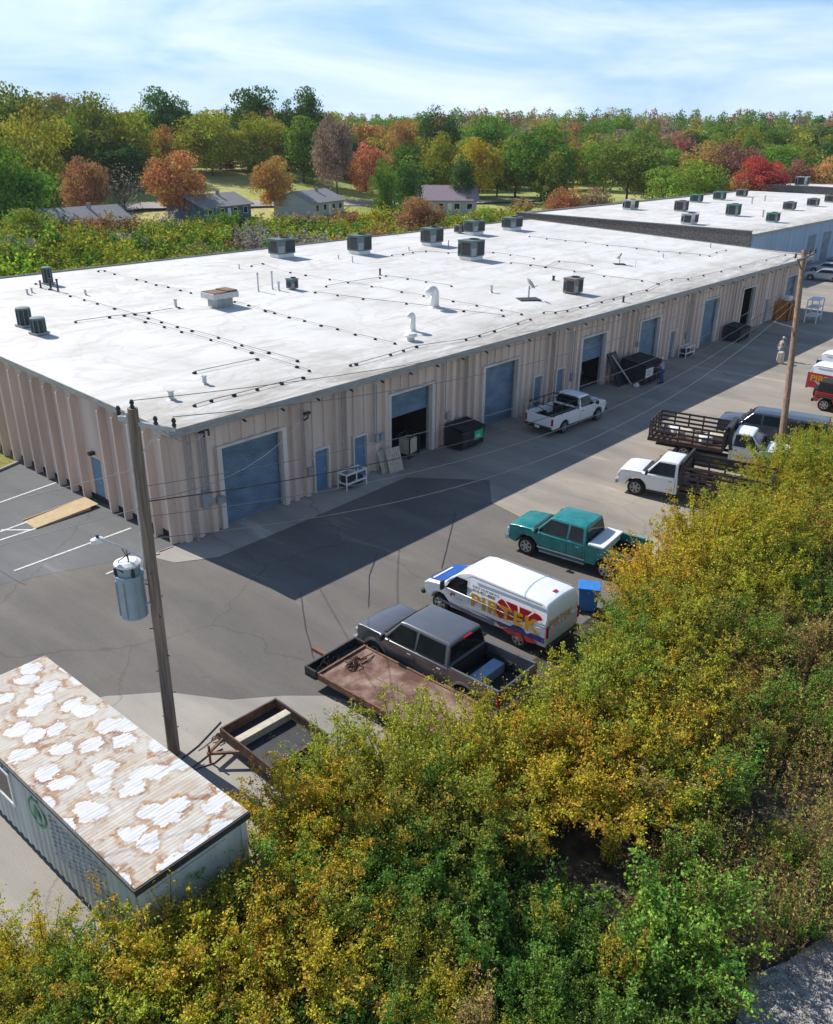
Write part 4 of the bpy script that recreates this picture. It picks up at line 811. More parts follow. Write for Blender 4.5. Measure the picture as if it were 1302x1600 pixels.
b.poly([(L/2-0.14, -0.72, 1.06), (L/2-0.14, 0.72, 1.06), (cw+0.10, 0.80, 1.20), (cw+0.10, -0.80, 1.20)]); b.build('bonnet_decal', mt['p_blue'], u)
b = MB(); b.bar((L/2-0.3, -0.4, 1.115), (L/2-0.3, 0.7, 1.115), 0.08, 0.01); b.build('bonnet_stripe', mt['white'], u)
o = side_text(u, 'PIRTEK', 0.42, 0, 0, mt['d_orange'], h, 0.008, 1.1); o.matrix_local = Matrix(((0, 0, -1, -L/2-0.012), (-.95, 0, 0, 0.84), (0, 1, 0, 1.12), (0, 0, 0, 1)))
small(u, 'marker_lamp', (-L/2+0.40, 0.0, 2.075), (0.10, 0.18, 0.03), mt['tail'], 0)
u = empty('wheeled_bin', (6.95, -15.5, 0.03), 0.5, 'blue plastic bin beside the rear of the white lettered van', 'bin')
b = MB(); b.box((0, 0, .5), (.56, .62, .9), top=1.18); b.build('bin_body', mt['binblue'], u, bevel=.03); b = MB(); b.box((0, 0, .98), (.72, .80, .07)); b.box((.30, 0, .94), (.1, .5, .1)); b.build('lid', mt['binblue'], u, bevel=.02)
for s_ in (-1, 1): b = MB(); b.lathe([(.06, -.03), (.12, -.03), (.12, .03), (.06, .03)], n=12, axis='y'); b.build('wheel', mt['black'], u, loc=(-.28, s_*.30, .12))
# vans and jeep at the right edge: parked nose to the scrub, so their rears face the building
rz = R(-90)
u, g = van('white van with red and orange side graphics parked second from the jeep, beyond the pole', (42.75, -14.1), rz)
h = g['h']; L = g['L']
b = MB(); b.poly([(-2.8, -(h+.006), 0.5), (-0.2, -(h+.006), 0.5), (0.4, -(h+.006), 1.45), (-2.8, -(h+.006), 1.5)]); b.build('red_decal', mt['d_red'], u)
side_text(u, 'PIRTEK', 0.56, 0, 0, mt['d_orange'], h+0.012, 0.018, hs=1.2, s=-1).matrix_local = Matrix(((1.15, 0, 0, -2.6), (0, 0, -1, -(h+.012)), (0, 1, 0, 0.95), (0, 0, 0, 1)))
u, g = van('blue sided van with a red ring emblem parked behind the red and orange one', (46.6, -13.4), rz)
b = MB(); b.poly([(-2.82, -(h+.004), 0.5), (2.0, -(h+.004), 0.5), (1.6, -(h+.004), 1.1), (1.6, -(h+.004), 1.5), (-2.82, -(h+.004), 1.5)]); b.build('blue_decal', mt['d_navy'], u)
b = MB(); ring = [(0.45*math.cos(a), 0.45*math.sin(a)) for a in np.linspace(0, 2*PI, 19)]
for i in range(18): (a0, b0), (a1, b1) = ring[i], ring[i+1]; b.quad((-1.9+a0, -(h+.008), 1.0+b0), (-1.9+a1, -(h+.008), 1.0+b1), (-1.9+a1*.5, -(h+.008), 1.0+b1*.5), (-1.9+a0*.5, -(h+.008), 1.0+b0*.5))
b.build('ring_emblem', mt['d_red'], u)
b = MB(); b.poly([(-1.3, -(h+.008), 0.8), (0.6, -(h+.008), 0.8), (0.6, -(h+.008), 1.25), (-1.3, -(h+.008), 1.25)]); b.build('yellow_decal', mt['d_yel'], u)
# red off-roader
u = empty('off_road_car', (39.3, -14.8, 0.03), R(-90), 'red off road car with a dark soft top and spare wheel on its rear', 'car')
b = MB(); ext(b, [(-1.9, .5)]+arch(-1.2, .48, .5, .4)+arch(1.2, .48, .5, .4)+[(1.9, .55), (1.9, 1.05), (0.7, 1.12), (-1.9, 1.15)], lambda x, z: .78-(.1 if x > 1 else 0), 0.01, 1, 4); b.build('body', mt['p_red'], u, bevel=.03)
b = MB(); ext(b, [(-1.85, 1.14), (0.72, 1.12), (0.45, 1.78), (-1.75, 1.78)], lambda x, z: .76-(z-1.12)*.15, 0.02, 1.7, 4); b.build('soft_top', mt['black'], u, bevel=.03)
for s in (-1, 1):
    for X in (-1.2, 1.2):
        wheel(u, X, s*.75, .40, .26, mt['alloy'], s); b = MB(); b.bx(X-.6, X+.6, s*.78, s*.98, .84, .89); b.build('fender', mt['black'], u)
wheel(u, -2.05, 0.1, .40, .24, mt['alloy'], 1, 'spare_wheel'); o = [c for c in u.children if c.name.startswith('spare')][0]; o.rotation_euler = (0, 0, R(90)); o.location = (-2.05, 0.1, 0.95)
small(u, 'rear_bumper', (-2.0, 0, .55), (.15, 1.5, .18), mt['black'])
# sedans far right
def sedan(pos, rz, m, label):
    u = empty('parked_car', (pos[0], pos[1], .03), rz, label, 'car')
    wf = lambda x, z: .90-(.10*((abs(x)-1.6)/.6)**2 if abs(x) > 1.6 else 0)-(.30*(z-.9) if z > .9 else 0)
    b = MB(); ext(b, [(-2.2, .35)]+arch(-1.35, .40, .33, .33)+arch(1.4, .40, .33, .33)+[(2.2, .35), (2.25, .6), (2.1, .78), (1.0, .95), (-1.6, .98), (-2.2, .92)], wf, .03, .75, 4)
    ext(b, [(-1.75, .95), (1.05, .93), (0.35, 1.38), (-0.9, 1.42)], wf, .03, 1.3, 4); b.build('body', m, u, bevel=.05)
    sidewin(u, [(-1.35, 1.0), (0.75, .98), (0.28, 1.32), (-0.85, 1.35)], wf, off=.01)
    crosswin(u, (1.0, .97), (.42, 1.34), .78, .66, 'windshield', .02, .015); crosswin(u, (-1.7, .99), (-.95, 1.38), .78, .66, 'rear_window', .02, .015)
    for s in (-1, 1):
        for X in (-1.35, 1.4): wheel(u, X, s*.78, .33, .2, mt['alloy'], s)
        small(u, 'taillight', (-2.2, s*.68, .75), (.06, .3, .12), mt['tail'], 0); small(u, 'headlight', (2.15, s*.62, .66), (.1, .3, .12), mt['lamp'], 0)
sedan((93.5, 4.2), R(96), mt['p_silver'], 'pale silver sedan parked nearest beyond the far end of the long building')
sedan((99.5, 5.8), R(93), mt['p_silver'], 'silver sedan parked second beyond the end of the long building')
sedan((108.0, 6.2), R(96), mt['p_navy'], 'dark sedan parked at the right edge below the pale blue wall')

# ------------------------------------------------------------------ things along the front wall
def dumpster(x0, x1, y0, y1, h, label, sign=None, sx=None):
    u = empty('dumpster', ((x0+x1)/2, (y0+y1)/2, .03), 0, label, 'dumpster'); a, d = (x1-x0)/2, (y1-y0)/2
    b = MB(); vs = [(-a, -d, .12), (a, -d, .12), (a, d, .12), (-a, d, .12), (-a-.05, -d-.08, h*.86), (a+.05, -d-.08, h*.86), (a+.05, d, h), (-a-.05, d, h)]
    b.add(vs, [(3, 2, 1, 0), (0, 1, 5, 4), (1, 2, 6, 5), (2, 3, 7, 6), (3, 0, 4, 7)])
    for k in range(4): X = -a+.1+k*(2*a-.2)/3; b.bx(X-.03, X+.03, -d-.07, -d, .15, h*.8)
    b.bx(-a-.09, a+.09, -d-.12, -d-.04, h*.80, h*.86); b.build('bin_body', mt['dark'], u)
    for s in (-1, 1): b = MB(); b.add([(s*.02, -d-.1, h*.88), (s*a, -d-.1, h*.88), (s*a, d, h*1.02), (s*.02, d, h*1.02), (s*.02, -d-.1, h*.91), (s*a, -d-.1, h*.91), (s*a, d, h*1.05), (s*.02, d, h*1.05)], [(0, 1, 2, 3), (7, 6, 5, 4), (0, 4, 5, 1), (1, 5, 6, 2), (2, 6, 7, 3), (3, 7, 4, 0)]); b.build('lid', mt['black'], u)
    if sign:
        b = MB(); b.bx(sx, sx+.75*(1 if sign == mt['signgreen'] else 1.4), -d-.10, -d-.085, h*.35, h*.75); o = b.build('sign_plate', sign, u)
        if sign == mt['signgreen']:
            me = text_me('KBS', .22, mt['white'], .002, .006); link('lettering', me, o).matrix_local = Matrix(((1, 0, 0, sx+.12), (0, 0, -1, -d-.105), (0, 1, 0, h*.46), (0, 0, 0, 1)))
        else:
            for k in range(3): b = MB(); b.bx(sx+.15, sx+.75, -d-.104, -d-.101, h*(.45+.09*k), h*(.48+.09*k)); b.build('sign_bar', mt['p_blue'], o)
    return u
dumpster(16.75, 18.65, -1.65, -.45, 1.3, 'black dumpster with a green sign between the half open door and closed door', mt['signgreen'], .05)
dumpster(35.6, 38.2, -2.5, -.7, 1.6, 'large dark dumpster with a white sign where a man in blue works', mt['white'], -1.2)
dumpster(53.4, 55.4, -1.9, -.5, 1.25, 'dark dumpster standing just before the fully open black doorway')
def cage(x, y, w, label):
    u = empty('steel_frame_rack', (x, y, .03), 0, label, 'rack')
    for X in (-w/2, w/2):
        for Y in (-.3, .3): b = MB(); b.bar((X, Y, 0), (X, Y, .85), .05); b.build('leg', mt['white'], u)
    b = MB()
    for z in (.35, .82):
        for Y in (-.3, .3): b.bar((-w/2, Y, z), (w/2, Y, z), .08, .07)
        for X in (-w/2, 0, w/2): b.bar((X, -.3, z), (X, .3, z), .06)
    b.bar((0, -.3, .35), (0, -.3, .82), .05); b.build('frame', mt['white'], u)
    b = MB(); b.bx(-w/2+.1, -.05, -.2, .2, .1, .6); b.bx(.1, w/2-.15, -.2, .2, .1, .5); b.build('boxed_load', mt['dark'], u)
cage(9.35, -.75, 1.35, 'white steel frame rack between the two blue doors near the corner')
cage(46.0, -.75, 1.5, 'white steel frame rack beyond the single blue door before the sixth shutter')
def pallet(x, y, lean, label, w=1.0, hh=1.15, rz=0):
    u = tag(empty('pallet', (x, y, .03), rz), label, 'pallet', 'pallets by the half open door'); 
    for k in range(7):
        b = MB(); X = -w/2+.05+k*(w-.1)/6; b.bar((X, -lean-.02, .0), (X, -.03, hh), .10, .02); b.build('board', mt['lumber'], u)
    for z in (.1, .5, .95): b = MB(); yy = -lean*(1-z/hh)+.03; b.bar((-w/2, yy, z), (w/2, yy, z), .08, .07); b.build('runner', mt['lumber'], u)
pallet(11.95, -.35, .38, 'wooden pallet leaning left of the half open door nearest the corner', rz=.05)
pallet(12.3, -.62, .40, 'front wooden pallet leaning left of the half open door nearest the corner', .9, 1.2, -.12)
def cart(x, y, label):
    u = empty('parts_cart', (x, y, .045), .2, label, 'cart'); b = MB()
    for X in (-.5, .5):
        for Y in (-.4, .4): b.bar((X, Y, 0), (X, Y, 1.25), .06)
    for z in (.15, 1.22):
        b.bar((-.5, -.4, z), (.5, -.4, z), .06); b.bar((-.5, .4, z), (.5, .4, z), .06); b.bar((-.5, -.4, z), (-.5, .4, z), .06); b.bar((.5, -.4, z), (.5, .4, z), .06)
    b.build('frame', mt['dark'], u); b = MB(); b.bx(-.42, .42, -.32, .32, .2, 1.0); b.build('carton', mt['lumber'], u, bevel=.02)
cart(14.4, .15, 'dark framed cart carrying a carton inside the half open door')
b = MB(); b.bar((-.9, 0, 0), (.9, 0, 0), 2.2, .06); b2 = MB()
m_ = MB(); m_.add([(-.1, -1.1, 0), (1.25, -1.0, 0), (1.05, .0, 2.1), (-.1, .0, 2.1), (-.1, -1.02, 0), (1.25, -.92, 0), (1.05, .08, 2.1), (-.1, .08, 2.1)], [(0, 1, 2, 3), (7, 6, 5, 4), (0, 4, 5, 1), (1, 5, 6, 2), (2, 6, 7, 3), (3, 7, 4, 0)])
tag(m_.build('flat_sheet', mt['dark'], loc=(34.45, -.28, .03)), 'dark flat panel leaning on the wall right of the second half open door', 'panel')
m_ = MB(); m_.bar((0, 0, 0), (-.75, 1.35, 2.0), .09); tag(m_.build('leaning_plank', mt['lumber'], loc=(35.5, -1.75, .03)), 'pale plank leaning beside the dark panel near the man in blue', 'plank')
m_ = MB(); m_.box((0, 0, .1), (.35, .3, .2)); m_.lathe([(.14, .2), (.1, .3)], n=8); tag(m_.build('white_bag', mt['white'], loc=(35.3, -2.2, .03), bevel=.06), 'small white bag on the ground at the foot of the plank', 'bag')
u = empty('orange_crate', (66.2, -1.0, .03), 0, 'rusty orange crate against the wall near the far end', 'crate'); m_ = MB(); m_.bx(-.9, .9, -.6, .6, 0, 1.7); m_.build('crate_body', mt['orangebox'], u, bevel=.02)
m_ = MB(); m_.bx(-.95, -.85, -.65, -.55, 0, 1.75); m_.bx(.85, .95, -.65, -.55, 0, 1.75); m_.bx(-.05, .05, -.63, -.6, 0, 1.7); m_.build('crate_battens', mt['wood'], u)
m_ = MB(); m_.box((0, 0, .25), (.8, .7, .5)); tag(m_.build('white_sack', mt['white'], loc=(66.4, -1.0, 1.732), bevel=.15), 'white sack lying on top of the orange crate', 'sack')
u = empty('white_shelf_rack', (67.2, -3.3, .03), .1, 'tall white shelf rack standing behind the right utility pole', 'rack')
for X in (-1, 1):
    for Y in (-.5, .5): m_ = MB(); m_.bar((X, Y, 0), (X, Y, 2.1), .09); m_.build('leg', mt['white'], u)
for z in (.6, 1.35, 2.05): m_ = MB(); m_.bx(-1, 1, -.5, .5, z, z+.08); m_.build('shelf', mt['white'], u)
m_ = MB(); m_.box((0, 0, .45), (.55, .5, .9), top=.8); tag(m_.build('tan_bin', mt['lumber'], loc=(48.9, -7.0, .03), bevel=.08), 'small tan bin on the lane beside the walking man', 'bin')
# ramp at the side door
m_ = MB(); m_.add([(-3.1, 6.05, .0), (-3.1, 7.25, .0), (-.45, 7.4, .14), (-.45, 6.2, .14), (-.45, 7.4, 0), (-.45, 6.2, 0), (-.02, 7.45, .14), (-.02, 6.25, .14)], [(0, 3, 2, 1), (0, 5, 3), (1, 2, 4), (3, 7, 6, 2)]); m_.bar((-.45, 6.2, .09), (-3.1, 6.05, .0), .05, .10); m_.bar((-.45, 7.4, .09), (-3.1, 7.25, .0), .05, .10)
tag(m_.build('wooden_ramp', mt['ramp'], loc=(-.36, -.25, .03)), 'tan wooden access ramp leading to the side door', 'ramp')

# ------------------------------------------------------------------ people
def person(pos, rz, shirt, label, pose='stand', cap=True, shirt2=None):
    u = empty('person', (pos[0], pos[1], pos[2]), rz, label, 'person')
    if pose == 'walk': hipL, hipR = (.25, -.22); armL, armR = (-.22, .25)
    elif pose == 'work': hipL, hipR = (.05, -.08); armL, armR = (.45, .40)
    else: hipL, hipR = (.03, -.03); armL, armR = (.1, .05)
    J = {'pel': (0, 0, .95), 'wa': (0, 0, 1.1), 'ch': (.03, 0, 1.35), 'nk': (.04, 0, 1.50), 'hd': (.07, 0, 1.60),
         'hL': (0, .10, .92), 'kL': (hipL*.55, .11, .50), 'aL': (hipL-.05, .11, .09), 'tL': (hipL+.14, .13, .04),
         'hR': (0, -.10, .92), 'kR': (hipR*.55+.05, -.11, .50), 'aR': (hipR-.05, -.11, .09), 'tR': (hipR+.14, -.13, .04),
         'sL': (.02, .19, 1.43), 'eL': (armL*.4, .26, 1.15), 'wL': (armL+.06, .24, .93+abs(armL)*.35), 'sR': (.02, -.19, 1.43), 'eR': (armR*.4, -.26, 1.15), 'wR': (armR+.06, -.24, .93+abs(armR)*.35)}
    def skin(name, order, edges, rad, m, par):
        idx = {n: i for i, n in enumerate(order)}; me = bpy.data.meshes.new(name); me.from_pydata([J[n] for n in order], [(idx[a], idx[b_]) for a, b_ in edges], [])
        o = link(name, me, par); me.materials.append(m); sk = o.modifiers.new('skin', 'SKIN'); me.skin_vertices  # noqa
        for i, n in enumerate(order): me.skin_vertices[0].data[i].radius = (rad[n], rad[n]*.9)
        me.skin_vertices[0].data[0].use_root = True
        o.modifiers.new('sub', 'SUBSURF').levels = 1; o.modifiers['sub'].render_levels = 1; return o
    def mk(name, order, edges, rad, m, par):
        idx = {n: i for i, n in enumerate(order)}; me = bpy.data.meshes.new(name); me.from_pydata([J[n] for n in order], [(idx[a], idx[b_]) for a, b_ in edges], [])
        me.materials.append(m); o = link(name, me, par); o.modifiers.new('skin', 'SKIN')
        if not me.skin_vertices:
            bm_ = None
            import bmesh as _b
            bm_ = _b.new(); bm_.from_mesh(me); lay = bm_.verts.layers.skin.verify()
            for i, v in enumerate(bm_.verts): v[lay].radius = (rad[order[i]], rad[order[i]]*.9); v[lay].use_root = (i == 0)
            bm_.to_mesh(me); bm_.free()
        else:
            for i, n in enumerate(order): me.skin_vertices[0].data[i].radius = (rad[n], rad[n]*.9); me.skin_vertices[0].data[i].use_root = (i == 0)
        s_ = o.modifiers.new('sub', 'SUBSURF'); s_.levels = 1; s_.render_levels = 1; return o
    J['pL'] = (J['wL'][0]+.03, J['wL'][1], J['wL'][2]-.09); J['pR'] = (J['wR'][0]+.03, J['wR'][1], J['wR'][2]-.09)
    order = ['pel', 'wa', 'ch', 'nk', 'hd', 'hL', 'kL', 'aL', 'tL', 'hR', 'kR', 'aR', 'tR', 'sL', 'eL', 'wL', 'pL', 'sR', 'eR', 'wR', 'pR']
    ed = [('pel', 'wa'), ('wa', 'ch'), ('ch', 'nk'), ('nk', 'hd'), ('pel', 'hL'), ('hL', 'kL'), ('kL', 'aL'), ('aL', 'tL'), ('pel', 'hR'), ('hR', 'kR'), ('kR', 'aR'), ('aR', 'tR'), ('ch', 'sL'), ('sL', 'eL'), ('eL', 'wL'), ('wL', 'pL'), ('ch', 'sR'), ('sR', 'eR'), ('eR', 'wR'), ('wR', 'pR')]
    rad = dict(pel=.14, wa=.13, ch=.15, nk=.06, hd=.065, hL=.085, kL=.06, aL=.045, tL=.04, hR=.085, kR=.06, aR=.045, tR=.04, sL=.06, eL=.045, wL=.03, pL=.035, sR=.06, eR=.045, wR=.03, pR=.035)
    body = mk('body', order, ed, rad, mt['skin'], u)
    r2 = {k_: v*1.18+.01 for k_, v in rad.items()}
    J['mL'] = tuple((Vector(J['sL'])*.3+Vector(J['eL'])*.7)); J['mR'] = tuple((Vector(J['sR'])*.3+Vector(J['eR'])*.7)); r2['mL'] = r2['mR'] = .07
    mk('shirt', ['ch', 'wa', 'pel', 'sL', 'mL', 'sR', 'mR'], [('ch', 'wa'), ('wa', 'pel'), ('ch', 'sL'), ('sL', 'mL'), ('ch', 'sR'), ('sR', 'mR')], r2, shirt, u)
    mk('trousers', ['pel', 'hL', 'kL', 'aL', 'hR', 'kR', 'aR'], [('pel', 'hL'), ('hL', 'kL'), ('kL', 'aL'), ('pel', 'hR'), ('hR', 'kR'), ('kR', 'aR')], r2, mt['jeans'] if not shirt2 else shirt2, u)
    b = MB(); prof = [(.02, -.12), (.06, -.10), (.078, -.03), (.085, .03), (.075, .09), (.04, .125), (.01, .13)]; b.lathe(prof, n=12)
    b.box((.088, 0, -.01), (.03, .02, .035)); b.box((0, .083, 0), (.03, .015, .05)); b.box((0, -.083, 0), (.03, .015, .05)); o = b.build('head', mt['skin'], body, loc=(.07, 0, 1.69), smooth=True)
    b = MB(); b.lathe([(.092, .03), (.088, .08), (.05, .135), (.01, .14)], n=12); b.add([(.05, -.07, .035), (.17, -.04, .03), (.17, .04, .03), (.05, .07, .035)], [(0, 1, 2, 3)]) if cap else None; b.build('cap' if cap else 'hair', mt['hat'] if cap else mt['hair'], body, loc=(.07, 0, 1.69), smooth=True)
    for s, q in ((1, 'pL'), (-1, 'pR')):
        b = MB(); p = J[q]
        for k in range(4): b.tube([(p[0]-.02+k*.018, p[1], p[2]-.02), (p[0]-.02+k*.02, p[1]-s*.005, p[2]-.075-.008*(k in (1, 2))), (p[0]-.018+k*.02, p[1]-s*.02, p[2]-.10-.01*(k in (1, 2)))], [.009, .008, .006], 5)
        b.tube([(p[0]+.03, p[1], p[2]+.01), (p[0]+.055, p[1]-s*.01, p[2]-.03), (p[0]+.06, p[1]-s*.02, p[2]-.05)], [.01, .009, .007], 5); b.build('hand', mt['skin'], body)
        b = MB(); a = J['aL' if s > 0 else 'aR']; b.box((a[0]+.06, a[1], .045), (.27, .10, .09)); b.build('shoe', mt['dark'], body, bevel=.02, seg=1)
person((37.3, -3.0, .035), R(100), mt['shirt'], 'person in a pale blue shirt and white cap working at the large dumpster', 'work')
person((49.9, -6.6, .035), R(-40), mt['greyshirt'], 'person in light mottled clothes walking along the lane', 'walk', True, mt['greyshirt'])
person((32.7, .9, .045), R(-80), mt['jeans'], 'person in blue standing inside the second half open door', 'stand', False)

# ------------------------------------------------------------------ utility poles and wires
PB = (-7.76, -11.1); pz = 10.1
pt = G(208, 640, pz); u = empty('utility_pole', (PB[0], PB[1], .03), 0, 'weathered grey utility pole with a transformer beside the container', 'utility pole')
tp = Vector((pt[0]-PB[0], pt[1]-PB[1], pz)); tp = Vector((tp.x*.9, tp.y*.9, pz))
m_ = MB(); m_.tube([(0, 0, -.1), tuple(tp*.5), tuple(tp)], [.17, .145, .12], 16); m_.build('pole_shaft', mt['pole'], u, smooth=False)
left = Vector((-.66, .75, 0)); rgt = -left; fwd = Vector((.75, .66, 0))
def onp(z): return tp*(z/pz)
m_ = MB(); m_.tube([tuple(onp(5.9)+left*.15), tuple(onp(10.0)+left*.13)], .055, 8); m_.build('riser_pipe', mt['galv'], u)
tz = 4.55; tc_ = onp(tz)+left*.56-fwd*.05
tr_ = empty('transformer', tuple(tc_), 0); tr_.parent = u
m_ = MB(); m_.lathe([(.30, 0), (.34, .03), (.34, 1.18), (.36, 1.19), (.36, 1.24), (.29, 1.25), (.29, 1.48), (.31, 1.49)], n=24); m_.build('tank', mt['door'] if False else None or M('transformer_paint', (.27, .36, .42), .45, .1, .1), tr_)
m_ = MB(); m_.lathe([(.33, 1.49), (.33, 1.54), (.22, 1.60), (.02, 1.62)], n=24); m_.build('lid', mt['white'], tr_)
for a in (-1.0, -.2, .6, 1.4):
    m_ = MB(); c_, s_ = math.cos(a-2.4), math.sin(a-2.4); m_.bar((.355*c_, .355*s_, .1), (.355*c_, .355*s_, 1.1), .02, .04); m_.build('cooling_fin', mt['grey'], tr_)
m_ = MB(); m_.lathe([(.035, 1.2), (.06, 1.24), (.035, 1.28), (.06, 1.32), (.035, 1.36), (.05, 1.40), (.02, 1.46)], (-.05, -.30, 0), 10); m_.lathe([(.035, 1.25), (.06, 1.29), (.035, 1.33), (.05, 1.40), (.02, 1.46)], (-.30, .1, 0), 10); m_.build('bushing', mt['dark'], tr_)
m_ = MB(); m_.bar(tuple(-left*0.0+Vector((0, 0, 1.0))+rgt*.3), tuple(Vector((0, 0, 1.0))+rgt*.56), .12, .06); m_.bar(tuple(Vector((0, 0, .35))+rgt*.3), tuple(Vector((0, 0, .35))+rgt*.56), .12, .06); m_.build('hanger_bracket', mt['galv'], tr_)
m_ = MB(); p0 = onp(6.15)+left*.12; p1 = onp(6.7)+left*1.15; m_.tube([tuple(p0), tuple(p0.lerp(p1, .5)+Vector((0, 0, .05))), tuple(p1)], .03, 6); la = m_.build('lamp_arm', mt['galv'], u)
m_ = MB(); m_.lathe([(.05, -.1), (.17, -.08), (.16, .02), (.06, .06)], n=14, sy=.7); m_.build('lamp_head', mt['white'], la, loc=tuple(p1+left*.12)); m_ = MB(); m_.lathe([(.04, .05), (.04, .13)], n=8); m_.build('photocell', mt['dark'], la, loc=tuple(p1+left*.1))
for k, (dx, z0_) in enumerate(((.18, 6.3), (.35, 6.2), (.05, 6.35))):
    m_ = MB(); a = p0.lerp(p1, .35+.1*k); b_ = tc_+Vector((-.25+.1*k, -.2, 1.4)); m_.tube([tuple(a), tuple(a.lerp(b_, .4)+left*(.22 if k == 0 else -.05)), tuple(a.lerp(b_, .8)+left*(.2 if k == 0 else -.03)), tuple(b_)], .013, 4); m_.build('jumper_cable', mt['black'], u)
m_ = MB(); m_.bar(tuple(onp(9.85)+left*.35), tuple(onp(9.85)+left*.05), .10); m_.bar(tuple(onp(9.72)+rgt*.1), tuple(onp(9.6)+rgt*.95), .10); m_.bar(tuple(onp(9.0)+rgt*.1), tuple(onp(9.6)+rgt*.6), .05); m_.build('support_arm', mt['galv'], u)
for q in (onp(9.9)+left*.33, onp(9.66)+rgt*.5, onp(9.62)+rgt*.92, onp(10.05)):
    m_ = MB(); m_.lathe([(.03, 0), (.06, .05), (.035, .1), (.06, .15), (.03, .22)], n=8); m_.build('insulator', mt['dark'] if q is not None else None, u, loc=tuple(q+Vector((0, 0, .03))))
for k in range(14): a = k*1.9; z = .8+k*.42; m_ = MB(); m_.bar(tuple(onp(z)+Vector((.14*math.cos(a), .14*math.sin(a), 0))), tuple(onp(z)+Vector((.24*math.cos(a), .24*math.sin(a), 0))), .02); m_.build('climbing_step', mt['dark'], u)
P1T = Vector((PB[0], PB[1], .03))+tp
p2 = G(1219, 712, 0); p2 = np.array([34.2, -13.6, 0]) if False else p2
pt2 = G(1257, 392, 10.2); u2 = empty('utility_pole', (p2[0], p2[1], .03), 0, 'brown leaning utility pole rising behind the dark navy pickup', 'utility pole')
tp2 = Vector((pt2[0]-p2[0], pt2[1]-p2[1], 10.2))
m_ = MB(); m_.tube([(0, 0, -.1), tuple(tp2*.45), tuple(tp2)], [.19, .165, .13], 14); m_.build('pole_shaft', mt['pole2'], u2)
m_ = MB(); m_.bar(tuple(tp2*.965-Vector((1.1, .2, 0))), tuple(tp2*.965+Vector((2.2, .2, 0))), .11); m_.bar(tuple(tp2*.90), tuple(tp2*.965-Vector((.9, 0, 0))), .06); m_.build('cross_arm', mt['pole'], u2)
for dx in (-1.0, .5, 1.2, 2.1): m_ = MB(); m_.lathe([(.04, 0), (.08, .06), (.04, .12), (.07, .18), (.03, .26)], n=8); m_.build('insulator', mt['dark'], u2, loc=tuple(tp2*.965+Vector((dx, .1, .05))))
m_ = MB(); m_.tube([tuple(tp2*.62), tuple(tp2*.64+Vector((-.8, .9, .1)))], .03, 6); m_.build('lamp_arm', mt['galv'], u2)
P2T = Vector((p2[0], p2[1], .03))+tp2
def wire(a, b_, sag, label, r=.012, n=28, m=None):
    a = Vector(a); b_ = Vector(b_); pts = []
    for i in range(n+1):
        t = i/n; q = a.lerp(b_, t); q.z -= 4*sag*t*(1-t); pts.append(tuple(q-a))
    w = MB(); w.tube(pts, r*.8, 5); return tag(w.build('overhead_wire', m or mt['wire'], loc=tuple(a)), label, 'overhead wire')
U1 = Vector((PB[0], PB[1], .03))
wire(U1+onp(10.28), P2T-Vector((.2, 0, .1)), 1.1, 'topmost overhead wire running between the tops of the two utility poles')
wire(U1+onp(9.9)+rgt*.9, P2T+Vector((-1.0, .1, -.2)), 1.5, 'overhead wire from the side arm of the grey pole to the far cross arm')
wire(U1+onp(8.15)+rgt*.1, P2T*1+Vector((0, 0, -1.7)), 1.5, 'upper of the bundled cables crossing in front of the blue doors', .012)
wire(U1+onp(7.75)+rgt*.1, P2T+Vector((0, 0, -2.1)), 1.9, 'thick dark bundled cable crossing the first blue shutter door', .02, m=mt['dark'])
wire(U1+onp(7.35)+rgt*.1, P2T+Vector((0, 0, -2.5)), 2.2, 'lower bundled cable crossing the front of the warehouse', .012)
wire(U1+onp(6.75)+rgt*.1, P2T+Vector((0, 0, -2.9)), 2.7, 'lowest sagging cable hanging across the shaded lane', .016)
wire(U1+onp(7.8)+rgt*.1, (6.8, -.62, 4.35), .75, 'service cable sagging from the grey pole to the wall bracket', .014)
wire(U1+onp(9.6)+rgt*.6, (1.25, -.62, 4.75), .35, 'short looping cable from the grey pole to the corner service head', .014)
wire(U1+onp(8.6), U1+Vector((-26, 9, 9.0)), .8, 'overhead wire leaving the grey pole towards the left edge', .01)
wire(U1+onp(7.6), U1+Vector((-26, 9, 8.0)), .8, 'lower overhead wire leaving the grey pole towards the left edge', .01)

# ------------------------------------------------------------------ container, trailers
u = empty('storage_container', (-10.72, -12.2, .03), R(.6), 'pale green storage container with a white roof patched with rust', 'container'); cw_, cl, ch = 1.33, 4.4, 2.5
m_ = MB()
def corr(b, y0, y1, x, z0, z1, s, d=.025, pitch=.28):
    n = int((y1-y0)/pitch); 
    for i in range(n):
        a = y0+(y1-y0)*i/n; w = (y1-y0)/n; q = [(a, 0), (a+w*.30, 0), (a+w*.5, d), (a+w*.8, d), (a+w, 0)]
        for (ya, da), (yb, db) in zip(q, q[1:]): b.quad((x+s*da, ya, z0), (x+s*db, yb, z0), (x+s*db, yb, z1), (x+s*da, ya, z1))
corr(m_, -cl, cl, -cw_, .25, ch-.05, -1); corr(m_, -cl, cl, cw_, .25, ch-.05, 1)
m_.bx(-cw_, cw_, -cl, -cl+.05, .25, ch-.05); m_.bx(-cw_, cw_, cl-.05, cl, .25, ch-.05); m_.build('shell', mt['contwall'], u)
m_ = MB(); m_.bx(-cw_-.05, cw_+.05, -cl-.06, cl+.05, ch-.05, ch+.02); m_.build('roof', mt['rustroof'], u)
m_ = MB()
for s in (-1, 1): m_.bx(s*(cw_+.045), s*(cw_+.075), -cl-.05, cl+.05, ch-.12, ch-.055)
